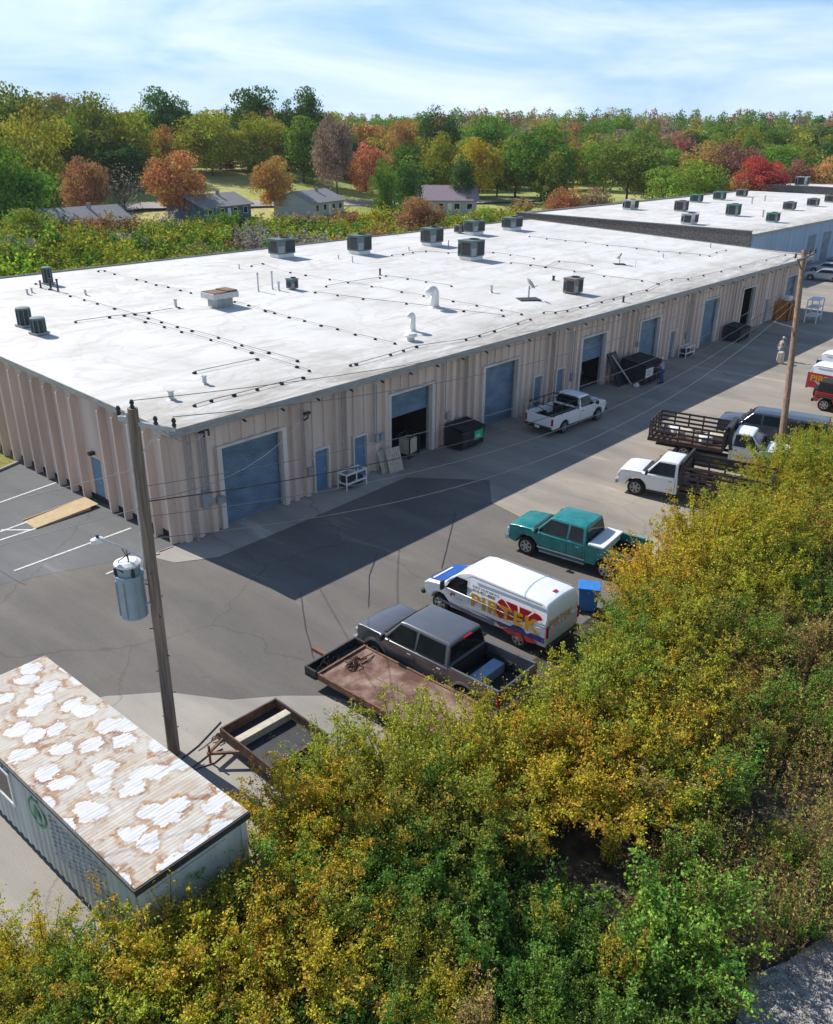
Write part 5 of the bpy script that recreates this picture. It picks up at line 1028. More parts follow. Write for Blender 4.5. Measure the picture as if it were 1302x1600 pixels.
m_.bx(-cw_-.07, cw_+.07, -cl-.10, -cl-.062, ch-.16, ch+.005); m_.build('roof_rail', mt['dark'], u)
for sx_ in (-1, 1):
    for sy_ in (-1, 1): m_ = MB(); m_.bx(sx_*cw_, sx_*(cw_-.14), sy_*(cl+.03), sy_*(cl-.1), .05, ch-.165); m_.build('corner_post', mt['contwall'], u)
m_ = MB(); m_.bx(-cw_+.25, cw_-.55, -cl-.03, -cl-.004, .4, ch-.35); m_.build('end_door', mt['contwall'], u)
m_ = MB(); m_.bx(-cw_+.1, cw_-.1, -cl+.1, cl-.1, 0, .25); m_.build('skid', mt['dark'], u)
m_ = MB(); m_.bx(-cw_-.05, -cw_-.03, 1.0, 1.9, 1.25, 2.1); wn = m_.build('window', mt['glass'], u); m_ = MB()
for q in ((1.0, 1.9, 1.18, 1.25), (1.0, 1.9, 2.1, 2.17), (.93, 1.0, 1.18, 2.17), (1.9, 1.97, 1.18, 2.17)): m_.bx(-cw_-.07, -cw_-.03, *q)
m_.build('window_frame', mt['white'], wn)
# emblem and faded small print on the left side (x grows along -y as seen from outside)
def ctext(txt, size, y, z, m, bold=0, hs=1):
    me = text_me(txt, size, m, .002, bold); o = link('emblem_letter', me, u); o.matrix_local = Matrix(((0, 0, -1, -cw_-.034), (-hs, 0, 0, y), (0, 1, 0, z), (0, 0, 0, 1))); return o
m_ = MB()
for i in range(20):
    a0, a1 = 2*PI*i/20, 2*PI*(i+1)/20; m_.quad(*[(-cw_-.033, -.25+r_*math.cos(a), 1.75+r_*math.sin(a)) for r_, a in ((.40, a0), (.40, a1), (.33, a1), (.33, a0))])
em = M('green_print', (.04, .22, .12), .6); m_.build('emblem', em, u); ctext('A', .55, -.05, 1.56, em, .02)
m_ = MB(); random.seed(3)
for row in range(10):
    y_ = -.80-random.uniform(0, .15); z = 2.02-row*.125
    while y_ > -3.3+random.uniform(0, .5):
        w = random.uniform(.06, .24); m_.quad((-cw_-.034, y_, z), (-cw_-.034, y_-w, z), (-cw_-.034, y_-w, z+.05), (-cw_-.034, y_, z+.05)); y_ -= w+.05
m_.build('print_pattern', M('print_grey', (.24, .28, .36), .7), u)
# rusty flatbed trailer
u = empty('flatbed_trailer', (-1.98, -14.55, .034), R(1), 'rusty red flatbed trailer parked beside the charcoal pickup', 'trailer')
m_ = MB(); m_.bx(-1.0, 1.0, -2.6, 2.6, .52, .60); m_.build('deck', mt['rustdeck'], u)
m_ = MB()
for s in (-1, 1): m_.bx(s*1.0, s*1.07, -2.65, 2.65, .42, .64); m_.build
m_.bx(-1.07, 1.07, 2.6, 2.67, .42, .66); m_.bx(-1.07, 1.07, -2.67, -2.6, .42, .66); m_.bx(-.02, .02, -2.6, 2.6, .601, .606); m_.build('side_rail', mt['rust'], u)
m_ = MB(); m_.bx(-1.12, 1.12, 2.67, 3.1, .40, .50); m_.bx(-1.12, 1.12, 3.1, 3.16, .40, .72); m_.bx(-1.12, -1.06, 2.67, 3.1, .40, .72); m_.bx(1.06, 1.12, 2.67, 3.1, .40, .72)
m_.build('front_tray', mt['dark'], u)
m_ = MB(); m_.bar((0, 3.1, .45), (0, 4.0, .45), .12); m_.build('drawbar', mt['rust'], u)
for s in (-1, 1):
    for Y in (-.7, .15): wheel(u, s*1.2, Y, .33, .2, mt['steelwheel'], s) if False else None
for s in (-1, 1):
    for Y in (-1.0, .0):
        m_ = MB(); m_.lathe([(.12, -.1), (.23, -.1), (.245, 0), (.23, .1), (.12, .1)], n=16, axis='x'); m_.build('wheel', mt['black'], u, loc=(s*.85, Y, .245))
m_ = MB(); m_.bx(1.12, 1.75, -2.4, -.6, .45, .50); m_.bx(1.12, 1.18, -2.4, -.6, .5, .6); m_.build('side_ramp', mt['rustdeck'], u)
random.seed(11)
def scrap(pos, n, rad, label, m, z=0.0, name='chain_pile'):
    m_ = MB()
    pts = [(random.gauss(0, rad), random.gauss(0, rad*.6), abs(random.gauss(0, .06))) for _ in range(n)]
    for a, b_ in zip(pts, pts[1:]): m_.tube([a, ((a[0]+b_[0])/2+random.uniform(-.1, .1), (a[1]+b_[1])/2, max(a[2], b_[2])+.06), b_], .018, 4)
    tag(m_.build(name, m, loc=pos), label, 'scrap')
scrap((-1.95, -12.4, .64), 26, .25, 'tangled rusty chain lying on the front of the flatbed deck', mt['rust'])
scrap((-2.4, -11.6, .56), 26, .30, 'dark tangled straps heaped in the front tray of the flatbed', mt['black'], name='strap_heap')
# small open trailer
u = empty('utility_trailer', (-5.8, -12.95, .034), R(-2), 'small rusty open utility trailer holding a long white beam', 'trailer')
m_ = MB(); m_.bx(-.95, .95, -1.3, .95, .35, .40); m_.build('floor', mt['dark'], u)
for q in ((-.98, -.93, -1.3, .95), (.93, .98, -1.3, .95), (-.98, .98, .95, 1.0), (-.98, .98, -1.35, -1.3)):
    m_ = MB(); m_.bx(*q, .35, .70); m_.build('side_board', mt['darkrust'], u)
m_ = MB(); m_.bar((-.95, .1, .38), (-1.6, .7, .35), .07); m_.bar((-.95, .9, .38), (-1.6, .7, .35), .07); m_.bar((-1.55, .7, .0), (-1.55, .7, .6), .05); m_.build('drawbar', mt['rust'], u)
m_ = MB(); m_.lathe([(.15, -.09), (.28, -.09), (.3, 0), (.28, .09), (.15, .09)], n=16, axis='y'); m_.build('wheel', mt['black'], u, loc=(0, -1.5, .30))
m_ = MB(); m_.bx(-.90, .90, -.13, .13, 0, .24); tag(m_.build('long_beam', mt['lumber'], loc=(-5.8, -12.65, .44), rz=R(-2), bevel=.01), 'long pale beam lying inside the small rusty trailer', 'beam')
scrap((-6.5, -11.55, .05), 12, .14, 'small rusty jack and hook lying behind the little trailer', mt['rust'], name='rusty_jack')
for k, l in enumerate(([(285, 1185), (310, 1165), (345, 1128)], [(300, 1200), (325, 1180), (348, 1170)], [(303, 1203), (335, 1192), (352, 1178)])):
    P3 = [Vector(G(*q, .05)) for q in l]; m_ = MB(); m_.tube([tuple(q-P3[0]) for q in P3], .02, 5); tag(m_.build('ground_cable', mt['rust'] if k else mt['dark'], loc=tuple(P3[0])), ['dark cable trailing over concrete past the foot of the grey pole', 'upper rusty cable from the container towards the small trailer', 'lower rusty cable from the container towards the small trailer'][k], 'cable')

# ------------------------------------------------------------------ neighbouring warehouses
def block(name, x0, x1, y0, y1, z, label, wl, wf_, par=.3):
    u = empty('warehouse', (x0, y0, 0), 0, label, 'warehouse'); a, d = x1-x0, y1-y0
    m_ = MB(); m_.bx(-.25, 0, -.0, d, 0, z+par); m_.build('side_wall', wl, u)
    m_ = MB(); m_.bx(.003, a, -.2, 0, 0, z-.12); m_.build('front_wall', wf_, u)
    m_ = MB(); m_.bx(.003, a, d-.2, d, 0, z-.12); m_.bx(a-.2, a, 0, d-.2, 0, z-.12); m_.build('rear_wall', wf_, u)
    m_ = MB(); m_.bx(.003, a+.1, -.35, d+.1, z-.115, z); m_.build('roof', mt['roof'], u)
    m_ = MB(); m_.bx(-.30, .05, -.05, d+.1, z+par+.002, z+par+.10); m_.bx(.06, a, -.40, -.352, z-.2, z+.05); m_.bx(.06, a, d+.101, d+.22, z-.2, z+.22); m_.build('roof_cap', mt['fascia'], u)
    return u
b2 = block('x', 86, 168, 10.9, 44.3, 5.4, 'neighbouring warehouse with a grey rough block end wall and pale blue front', mt['rock'], mt['bluewall'])
for X in np.arange(6, 80, 6.0): m_ = MB(); m_.bx(X-.03, X+.03, -.215, -.2, 0, 5.2); m_.build('wall_joint', mt['door'], b2)
for X in (19.5, 25.5, 37.5, 49.5): m_ = MB(); m_.bx(X, X+3, -.24, -.2, 0, 3.8); m_.build('rollup_door', mt['door'], b2)
block('x', 173, 260, 18, 46, 6.2, 'distant warehouse with a brown grey block end wall at the right edge', mt['rock'], mt['bluewall'])
b3u = [(985, 327, 2.4, 1.5, 1.2, 'galv', 'grey unit near the left end of the neighbouring roof, by its block wall'), (1064, 330, 1.8, 1.5, 1.3, 'unit_b', 'brown unit behind the light grey unit on the neighbouring roof'), (1077, 350, 2.0, 1.5, 1.1, 'galv', 'light grey unit closest to the block wall on the neighbouring roof'),
       (1088, 316, 2.0, 1.5, 1.1, 'unit_g', 'green unit at the back of the neighbouring roof, left of its green twin'), (1124, 312, 2.2, 1.5, 1.2, 'unit_g', 'green unit at the back of the neighbouring roof beside the brown one'), (1159, 307, 2.0, 1.5, 1.1, 'unit_b', 'brown grey unit below the bright red maple'),
       (1145, 337, 1.9, 1.5, 1.4, 'unit_g', 'larger green unit in the middle of the neighbouring roof'), (1207, 347, 1.6, 1.3, 1.0, 'unit_g', 'green unit near the front edge of the neighbouring roof'), (1233, 328, 1.7, 1.5, 1.0, 'unit_b', 'brown unit right of the green ones on the neighbouring roof'),
       (1270, 322, 1.7, 1.5, 1.0, 'unit_b', 'second brown unit from the right edge on the neighbouring roof'), (1297, 316, 1.7, 1.5, 1.0, 'unit_b', 'brown unit half cut off at the right end of the neighbouring roof')]
for x_, y_, w, d, h_, m, lb in b3u:
    p = G(x_, y_, 5.4); unit(0, 0, w, d, h_, mt[m], lb, .15, 0, pos=p)
for x_, y_, lb in ((1195, 314, 'tall vent stub at the back of the neighbouring roof'), (1175, 318, 'tiny vent stub in the middle of the neighbouring roof'), (1192, 339, 'thin vent stub left of the front green unit')):
    p = G(x_, y_, 5.4); m_ = MB(); m_.lathe([(.14, 0), (.12, .8), (.18, .82), (.18, .95)], n=8); tag(m_.build('vent_pipe', mt['galv'], loc=tuple(p)), lb, 'vent pipe')
unit(0, 0, 3, 2, 1.6, mt['galv'], 'grey box unit on the most distant roof', .2, pos=(180, 38, 6.2))
unit(0, 0, 3.2, 2, .7, mt['galv'], 'low pale unit on the most distant roof beside the grey box', .2, pos=(177, 43, 6.2))

# ------------------------------------------------------------------ houses
mt['h_blue'] = M('blue_siding', (.07, .13, .26), .7, var=.1, scale=.6, stretch=(.3, .3, 8)); mt['h_white'] = M('pale_siding', (.36, .41, .45), .7, var=.08, scale=.6, stretch=(.3, .3, 8)); mt['shingle'] = M('grey_shingle', (.24, .24, .245), .9, var=.15, scale=3); mt['shingle2'] = M('mauve_shingle', (.30, .23, .25), .9, var=.15, scale=3); mt['shingle_d'] = M('dark_shingle', (.08, .08, .085), .9, var=.2, scale=3)
def house(px_, py_, s, w, d, h, rh, rz, wallm, roofm, label):
    p = Dd(px_, py_, s); z = float(T(p[0], p[1])); u = empty('house', (p[0], p[1], z-.1), rz, label, 'house')
    m_ = MB(); m_.bx(-w/2, w/2, -d/2, d/2, 0, h); m_.add([(-w/2, -d/2, h), (-w/2, d/2, h), (-w/2, 0, h+rh-.08)], [(0, 2, 1)]); m_.add([(w/2, -d/2, h), (w/2, d/2, h), (w/2, 0, h+rh-.08)], [(0, 1, 2)]); m_.build('wall', wallm, u)
    o = .55; m_ = MB(); k = rh/(d/2)
    for s_ in (-1, 1):
        q = [(-w/2-o, s_*(d/2+o), h-k*o), (w/2+o, s_*(d/2+o), h-k*o), (w/2+o, 0, h+rh), (-w/2-o, 0, h+rh)]
        m_.add(q+[(a, b_, c-.16) for a, b_, c in q], [(0, 1, 2, 3), (7, 6, 5, 4), (0, 4, 5, 1), (1, 5, 6, 2), (3, 7, 4, 0)] if s_ < 0 else [(3, 2, 1, 0), (4, 5, 6, 7), (1, 5, 4, 0), (2, 6, 5, 1), (0, 4, 7, 3)])
    r_ = m_.build('roof', roofm, u); m_ = MB(); m_.bx(w*.1, w*.1+.5, -d*.12, -d*.12+.5, h+rh*.5, h+rh+.5); m_.build('roof_vent', mt['grey'], r_)
    for X in (-w*.36, -w*.12, w*.16, w*.38):
        m_ = MB(); m_.bx(X-.55, X+.55, -d/2-.03, -d/2, 1.0, 2.1); f = m_.build('window', mt['glass'], u); m_ = MB()
        for q in ((X-.64, X+.64, 2.1, 2.2), (X-.64, X+.64, .9, 1.0), (X-.64, X-.55, 1.0, 2.1), (X+.55, X+.64, 1.0, 2.1)): m_.bx(q[0], q[1], -d/2-.06, -d/2, q[2], q[3])
        m_.build('frame', mt['white'], f)
    m_ = MB(); m_.bx(w*.0, w*.0+.9, -d/2-.04, -d/2, 0.1, 2.15); m_.build('door', mt['white'], u)
house(124, 350, 152, 13.5, 8, 2.8, 1.8, R(4), mt['h_white'], mt['shingle'], 'pale sided house with a grey roof, the leftmost long house behind the hedge')
house(328, 326, 178, 13.5, 9, 2.8, 1.8, R(12), mt['h_blue'], mt['shingle'], 'dark blue house with a light grey roof below the orange tree')
house(484, 322, 184, 12, 9, 2.8, 1.8, R(16), mt['h_white'], mt['shingle'], 'pale blue house with a grey roof left of the dark pine trees')
house(697, 305, 190, 12, 9, 3.0, 2.4, R(-45), mt['h_white'], mt['shingle2'], 'house with a mauve and grey roof behind the rusty red tree')
house(3, 372, 118, 6, 5, 2.4, 1.2, R(-20), mt['unit_b'], mt['shingle_d'], 'dark shed half cut off at far left, before the pale sided house')
# street behind the houses
def road(pts, w, name, m, dz=.07):
    m_ = MB(); P_ = []
    for (x_, y_, s) in pts: p = Dd(x_, y_, s); P_.append((p[0], p[1]))
    Q = []
    for a, b_ in zip(P_, P_[1:]):
        for i in range(14): Q.append((a[0]+(b_[0]-a[0])*i/14, a[1]+(b_[1]-a[1])*i/14))
    Q.append(P_[-1]); ed = []
    for i, q in enumerate(Q):
        a = Q[max(0, i-1)]; b_ = Q[min(len(Q)-1, i+1)]; d = math.hypot(b_[0]-a[0], b_[1]-a[1]); nx, ny = -(b_[1]-a[1])/d*w/2, (b_[0]-a[0])/d*w/2
        ed.append([(q[0]+nx, q[1]+ny), (q[0]-nx, q[1]-ny)])
    for e0, e1 in zip(ed, ed[1:]):
        v = [e0[0], e0[1], e1[1], e1[0]]; m_.quad(*[(a, b_, float(T(a, b_))+dz+.25*(float(T(a, b_)) > .3)) for a, b_ in v])
    tag(m_.build(name, m), kind='structure')
road([(-60, 330, 176), (220, 330, 192), (640, 320, 200), (900, 320, 222)], 6.5, 'street', mt['pad'])

# ------------------------------------------------------------------ vegetation
def qmesh(name, c, nrm, size, mats, asp=.62, ta=None, tb=None, col=None, seed=0, extra=None):
    # many small diamond leaves: c centres, nrm normals, size lengths
    g = np.random.default_rng(seed); n = len(c); nrm = nrm/np.maximum(np.linalg.norm(nrm, axis=1, keepdims=True), 1e-6)
    a = np.cross(nrm, g.normal(size=(n, 3))); a /= np.maximum(np.linalg.norm(a, axis=1, keepdims=True), 1e-6); b = np.cross(nrm, a)
    s = size[:, None]*.5; w = s*asp*(0.8+.4*g.random((n, 1)))
    V = np.stack([c-a*s, c-b*w+a*s*.15, c+a*s, c+b*w+a*s*.15], 1).reshape(-1, 3)
    nv = n*4; ex_v, ex_f = (extra if extra else (np.zeros((0, 3)), np.zeros((0, 4), int)))
    V2 = np.concatenate([V, ex_v]); F = np.concatenate([np.arange(nv).reshape(-1, 4), ex_f+nv]) if len(ex_f) else np.arange(nv).reshape(-1, 4)
    me = bpy.data.meshes.new(name); me.vertices.add(len(V2)); me.vertices.foreach_set('co', V2.astype(np.float32).ravel())
    me.loops.add(len(F)*4); me.loops.foreach_set('vertex_index', F.astype(np.int32).ravel()); me.polygons.add(len(F)); me.polygons.foreach_set('loop_start', np.arange(0, len(F)*4, 4, dtype=np.int32))
    mi = np.zeros(len(F), np.int32); mi[n:] = 1
    for m in mats: me.materials.append(m)
    if len(mats) > 1: me.polygons.foreach_set('material_index', mi)
    me.update(calc_edges=True)
    pad = len(F)-n
    for nm, arr in (('ta', g.random(n) if ta is None else ta), ('tb', g.random(n) if tb is None else tb)):
        at = me.attributes.new(nm, 'FLOAT', 'FACE'); at.data.foreach_set('value', np.concatenate([arr, np.zeros(pad)]).astype(np.float32))
    if col is not None:
        at = me.attributes.new('col', 'FLOAT_COLOR', 'FACE'); at.data.foreach_set('color', np.concatenate([np.concatenate([col, np.ones((n, 1))], 1), np.ones((pad, 4))]).astype(np.float32).ravel())
    return me
def crown_arrays(n, lobes, leaf, seed, slim=1.0, openn=0.0, top=.38):
    # unit crown: height 1 (z 0..1), radius .5; clumps of unequal size with gaps, hanging low at the sides
    g = np.random.default_rng(seed); d = g.normal(size=(lobes, 3)); d[:, 2] = d[:, 2]*1.1+.12; d /= np.linalg.norm(d, axis=1, keepdims=True)
    rad = (.16+.25*g.random(lobes)**.7)[:, None]; c = d*np.clip(rad*(1+.18*g.normal(size=(lobes, 1))), 0, top); c[:, 2] = c[:, 2]*1.05+.47+.04*g.normal(); lr = .07+.14*g.random(lobes)**1.4
    c[:, :2] += g.normal(size=2)*.03; lt = g.random(lobes); lv = g.random(lobes)
    pr = lr**1.7; li = g.choice(lobes, n, p=pr/pr.sum()); e = g.normal(size=(n, 3)); e[:, 2] += .25; e /= np.linalg.norm(e, axis=1, keepdims=True)
    rr_ = (.55+.55*g.random(n))*lr[li]; P_ = c[li]+e*rr_[:, None]*np.array([1.1, 1.1, .8])
    k = g.integers(0, n, n//6); P_[k] += g.normal(size=(len(k), 3))*.035
    nr = e+g.normal(size=(n, 3))*.65; sz = leaf*(.5+.9*g.random(n)); P_[:, :2] *= slim
    P_[:, 2] = np.where(P_[:, 2] > .92, .92+.5*(P_[:, 2]-.92), P_[:, 2]); P_[:, 2] = np.maximum(P_[:, 2], .02*g.random(n)); ta = np.clip(.65*lt[li]+.35*g.random(n), 0, 1); tb = np.clip(.5*lv[li]+.5*g.random(n), 0, 1)
    return P_, nr, sz, ta, tb
CR = []
for i in range(9):
    c, nr, sz, ta, tb = crown_arrays(5600, 34+6*i, .036, 100+i, [1, 1.1, .95, 1.15, .9, 1.05, .8, 1.1, 1][i]); CR.append(qmesh('crown', c, nr, sz, [mt['leaf_tree']], .8, ta, tb, seed=i))
CRB = []
for i in range(3):
    c, nr, sz, ta, tb = crown_arrays(12000, 60, .029, 200+i, 1.05); CRB.append(qmesh('crown', c, nr, sz, [mt['leaf_tree']], .8, ta, tb, seed=i))
def thin_crown(seed, n=900):
    g = np.random.default_rng(seed); P_ = g.normal(size=(n, 3)); P_ /= np.linalg.norm(P_, axis=1, keepdims=True); P_ *= (.2+.3*g.random((n, 1))); P_[:, 2] += .52
    return qmesh('crown', P_, P_+g.normal(size=(n, 3)), .02+.02*g.random(n), [mt['leaf']], .5, seed=seed)
CRT = thin_crown(5)
LATER = []
def trunk_me(seed, bare=False):
    random.seed(seed); b = MB(); b.tube([(0, 0, -.06), (.006, 0, .2), (0, .01, .45), (.01, 0, .72)], [.028, .020, .014, .006], 7)
    for k in range(16 if bare else 8):
        a = random.uniform(0, 6.28); z = random.uniform(.2, .6); r_ = random.uniform(.22, .40); e = (r_*math.cos(a), r_*math.sin(a), min(.95, z+random.uniform(.12, .35)))
        m = (e[0]*.45, e[1]*.45, z+(e[2]-z)*.35); b.tube([(0, 0, z), m, e], [.011, .007, .002], 5)
        for q in range(7 if bare else 2):
            f = [m[i]+(e[i]-m[i])*random.uniform(.1, .9) for i in range(3)]; b.tube([f, (f[0]+random.uniform(-.13, .13), f[1]+random.uniform(-.13, .13), f[2]+random.uniform(.0, .14))], [.004, .001], 3)
    me_o = b.build('trunk', mt['bark']); me = me_o.data; bpy.data.objects.remove(me_o); return me
TRK = [trunk_me(i) for i in range(3)]; TRKB = trunk_me(9, True)
CN = dict(green=(.14, .25, .045), dark=(.075, .145, .045), olive=(.22, .27, .055), yolive=(.33, .33, .055), yellow=(.52, .40, .06), orange=(.50, .28, .11), rorange=(.50, .22, .12), rust=(.38, .20, .11), brown=(.33, .25, .15), red=(.58, .08, .08), dred=(.34, .16, .13), mauve=(.30, .22, .18), grey=(.32, .29, .29), lime=(.31, .42, .07))
DESC = dict(green='green', dark='dark green', olive='olive green', yolive='yellowish olive', yellow='golden yellow', orange='orange', rorange='red orange', rust='rust brown', brown='brown', red='bright red', dred='dull dark red', mauve='purplish brown', grey='bare grey', lime='light yellow green')
def jit(c, a=.16):
    k = random.uniform(1-a, 1+a); return tuple(min(1, max(0, v*k*random.uniform(1-a*.4, 1+a*.4))) for v in c)
def tree(pos, h, w, col, label, group=None, crown=None, base=.02, name='tree', bare=False, tint=None, later=None):
    u = empty(name, tuple(pos), random.uniform(0, 6.28), label, 'tree', group)
    c = link('crown', crown or random.choice(CR), u, (0, 0, h*base)); c.scale = (w, w, h*(1-base)*.98); cc = tint or jit(CN[col]); c.color = (*cc, 1)
    t_ = link('trunk', TRKB if bare else random.choice(TRK), u, (0, 0, 0)); t_.scale = (min(w, h*.9)*.85,)*2+(h*.84,); u['category'] = 'tree'
    if later: LATER.append((u, later))
    return u
random.seed(21)
def tpx(x_, ytop, ybase, wpx, s, col, label, **k):
    # place by apparent top and distance, size from the angle it fills
    p = Dd(x_, 300, s); z = float(T(p[0], p[1])); top = Dd(x_, ytop, s)[2]; rng = s/ math.cos(PITCH)/1.0; w = wpx*s*1.06/FPX
    return tree((p[0], p[1], z-.2), max(3, top-z+.2), w, col, label, **k)
EX = [(8, 195, 0, 130, 150, 'green', 'big bright green tree at the left edge beside the pale house', 'B'), (38, 112, 0, 130, 205, 'olive', 'tall olive tree crowning the left edge of the treeline', 'B'), (75, 150, 0, 105, 185, 'yolive', 'tall yellowish green tree left of the orange brown tree', 'B'), (-10, 130, 0, 110, 200, 'olive', 'olive tree partly cut by the left edge high in the treeline', None), (30, 320, 0, 70, 128, 'lime', 'small light green tree left of the pale house', None),
      (141, 236, 0, 68, 168, 'rust', 'orange brown tree standing behind the pale sided house', 'B'), (192, 250, 0, 66, 165, 'grey', 'bare greyish purple tree right of the orange brown tree', 'T'), (276, 226, 0, 92, 176, 'rorange', 'spreading orange red tree above the blue house', 'B'), (428, 236, 0, 64, 182, 'orange', 'round bright orange tree above the pale blue house', 'B'),
      (160, 132, 0, 95, 222, 'olive', 'tall olive tree behind the bare grey tree', None), (205, 155, 0, 80, 215, 'yolive', 'yellow olive tree left of the tall dark round tree', None), (268, 125, 0, 82, 240, 'dark', 'tall dark green round tree rising above the treeline at left', 'B'), (265, 178, 0, 50, 222, 'orange', 'yellow orange tree high behind the orange red tree', None), (115, 165, 0, 60, 212, 'green', 'green tree between the two tall trees at left', None),
      (335, 163, 0, 95, 228, 'yolive', 'yellow olive tree centred over the hillside lawn', 'B'), (400, 127, 0, 85, 250, 'dark', 'dark tree cresting the treeline above the round orange tree', None), (400, 165, 0, 90, 232, 'yolive', 'broad yellow olive tree behind the round orange tree', 'B'), (430, 164, 0, 30, 242, 'dred', 'small crimson top in the treeline above the orange tree', None), (482, 123, 0, 68, 245, 'dark', 'tallest dark tree crest at centre left of the treeline', 'B'),
      (475, 172, 0, 80, 220, 'green', 'full green tree left of the tall purplish brown tree', None), (527, 168, 0, 62, 205, 'mauve', 'tall narrow purplish brown tree on the lawn slope', 'B'), (572, 212, 0, 58, 215, 'rorange', 'orange red tree right of the purplish brown tree', None), (626, 180, 0, 58, 235, 'orange', 'tan orange tree left of the dark crest near the centre', 'N'), (676, 153, 0, 66, 255, 'dark', 'round dark green tree crest near the centre of the treeline', 'B'),
      (600, 238, 0, 44, 172, 'green', 'blue green tree left of the dark pair by the street', None), (634, 245, 0, 52, 178, 'dark', 'dark green tree beside the mauve roofed house', None), (720, 236, 0, 52, 190, 'dark', 'dense dark green bushy tree right of the mauve roofed house', None), (745, 206, 0, 72, 212, 'yellow', 'golden yellow tree behind the dense dark bushy tree', 'B'), (690, 196, 0, 64, 222, 'yolive', 'olive tree left of the golden yellow tree', None), (655, 300, 0, 80, 132, 'rust', 'rust red tree in front of the mauve roofed house', 'B'),
      (762, 176, 0, 80, 262, 'green', 'green tree above the golden yellow tree', None), (805, 205, 0, 80, 222, 'olive', 'olive brown tree right of the golden yellow tree', None), (846, 183, 0, 112, 215, 'green', 'broad dark olive tree standing in the right hand meadow', 'B'), (860, 230, 0, 70, 205, 'olive', 'lower olive tree in front of the broad dark olive one', None), (980, 208, 0, 104, 212, 'olive', 'broad dull olive tree over the neighbouring roof', 'B'),
      (882, 282, 0, 52, 165, 'rorange', 'salmon red bushy tree behind the left end of the neighbouring roof', None), (930, 280, 0, 66, 168, 'brown', 'pinkish olive bushy tree beside the salmon red one', None), (1085, 242, 0, 84, 200, 'lime', 'light green willowy tree above the back of the neighbouring roof', 'B'), (1092, 210, 0, 66, 235, 'orange', 'brown orange tree left of the purplish red tree', None), (1138, 212, 0, 84, 238, 'dred', 'purplish red tree left of the bright red maple', 'B'), (1184, 236, 0, 76, 205, 'red', 'bright red maple above the far warehouse', 'B'), (1160, 270, 0, 50, 202, 'orange', 'orange lower boughed tree at the foot of the red maple', None),
      (1243, 243, 0, 54, 222, 'dred', 'dull dark red tree right of the bright red maple', None), (1283, 236, 0, 58, 224, 'orange', 'orange tree near the right edge above the distant roof', None), (1040, 255, 0, 60, 205, 'lime', 'light green tree left of the willowy one', None)]
for x_, yt, _, wp, s, col, lb, cr_ in EX:
    kw = {}
    if cr_ == 'B': kw['crown'] = random.choice(CRB)
    if cr_ == 'T': kw['crown'] = CRT; kw['bare'] = True
    tpx(x_, yt, 0, wp, s, col, lb, **kw)
def zone(x):
    for lim, w in ((110, 'above the pale sided house'), (230, 'behind the bare grey tree'), (380, 'above the blue house'), (520, 'above the pale blue house'), (650, 'behind the dark pines'), (830, 'behind the mauve roofed house'), (1000, 'above the block end wall'), (1140, 'behind the light green willowy tree')):
        if x < lim: return w
    return 'behind the bright red maple'
def env(x):
    return np.interp(x, [-60, 0, 60, 110, 230, 300, 400, 480, 540, 600, 700, 900, 1100, 1302, 1400], [120, 122, 128, 140, 158, 165, 160, 160, 168, 172, 176, 172, 178, 187, 187])
PAL_L = ['olive']*4+['yolive']*4+['green']*4+['dark']*2+['brown', 'mauve', 'yellow', 'orange']
PAL_R = ['green']*6+['olive']*5+['yolive']*3+['dark']*3+['brown', 'rust', 'dred', 'mauve', 'yellow']
nfill = 0
for k, (sL, sR, dy) in enumerate([(212, 226, 62), (226, 250, 46), (244, 280, 30), (264, 315, 17), (288, 360, 6)]):
    x_ = -60+13*k
    while x_ < 1390:
        s = (sL if x_ < 560 else (sR if x_ > 760 else sL+(sR-sL)*(x_-560)/200))+random.uniform(-6, 6)
        if 230 < x_ < 620 and k < 2: x_ += 40; continue
        if x_ > 820 and k == 0 and random.random() < .55: x_ += 45; continue
        yt = env(x_)+dy+random.uniform(-9, 9)+(random.uniform(-6, 3) if k == 4 else 0)
        pal = PAL_L if x_ < 620 else PAL_R; col = random.choice(pal); wpx = random.uniform(10, 17)*FPX/s/1.0
        side = 'left' if x_ < 430 else ('middle' if x_ < 860 else 'right')
        tpx(x_, yt, 0, wpx, s, col, None, group='trees in the wooded treeline', later=(DESC[col], 'tree', ('front' if k < 2 else 'middle' if k < 4 else 'crest')+' of treeline '+zone(x_))); nfill += 1
        x_ += wpx*random.uniform(.62, .82)
# distant wood that reads as one mass
cs_, ns_, ss_, as_, bs_, cols_ = [], [], [], [], [], []
base = [crown_arrays(900, 26, .065, 300+i, 1.0, 0, .31) for i in range(5)]; g = np.random.default_rng(4)
for s in (400, 430, 462, 500, 545, 600):
    x_ = -80 if s > 0 else 0
    while x_ < 1400:
        p = Dd(x_, 200, s+g.uniform(-12, 12)); z = float(T(p[0], p[1])); hgt = g.uniform(13, 18)+(2 if x_ > 700 else 0); w = g.uniform(9, 13)
        c, nr, sz, ta, tb = base[g.integers(0, 5)]; cs_.append(c*np.array([w, w, hgt])+np.array([p[0], p[1], z-.5])); ns_.append(nr); ss_.append(sz*11); as_.append(ta); bs_.append(tb)
        col = np.array(jit(CN[random.choice(PAL_R)])); cols_.append(np.tile(col, (len(c), 1))); x_ += w*.8*FPX/s
me = qmesh('distant_wood', np.concatenate(cs_), np.concatenate(ns_), np.concatenate(ss_), [mt['leafattr']], .8, np.concatenate(as_), np.concatenate(bs_), np.concatenate(cols_), seed=1)
tag(link('distant_forest', me), 'far off mixed forest running along the horizon', 'forest', kind='stuff')

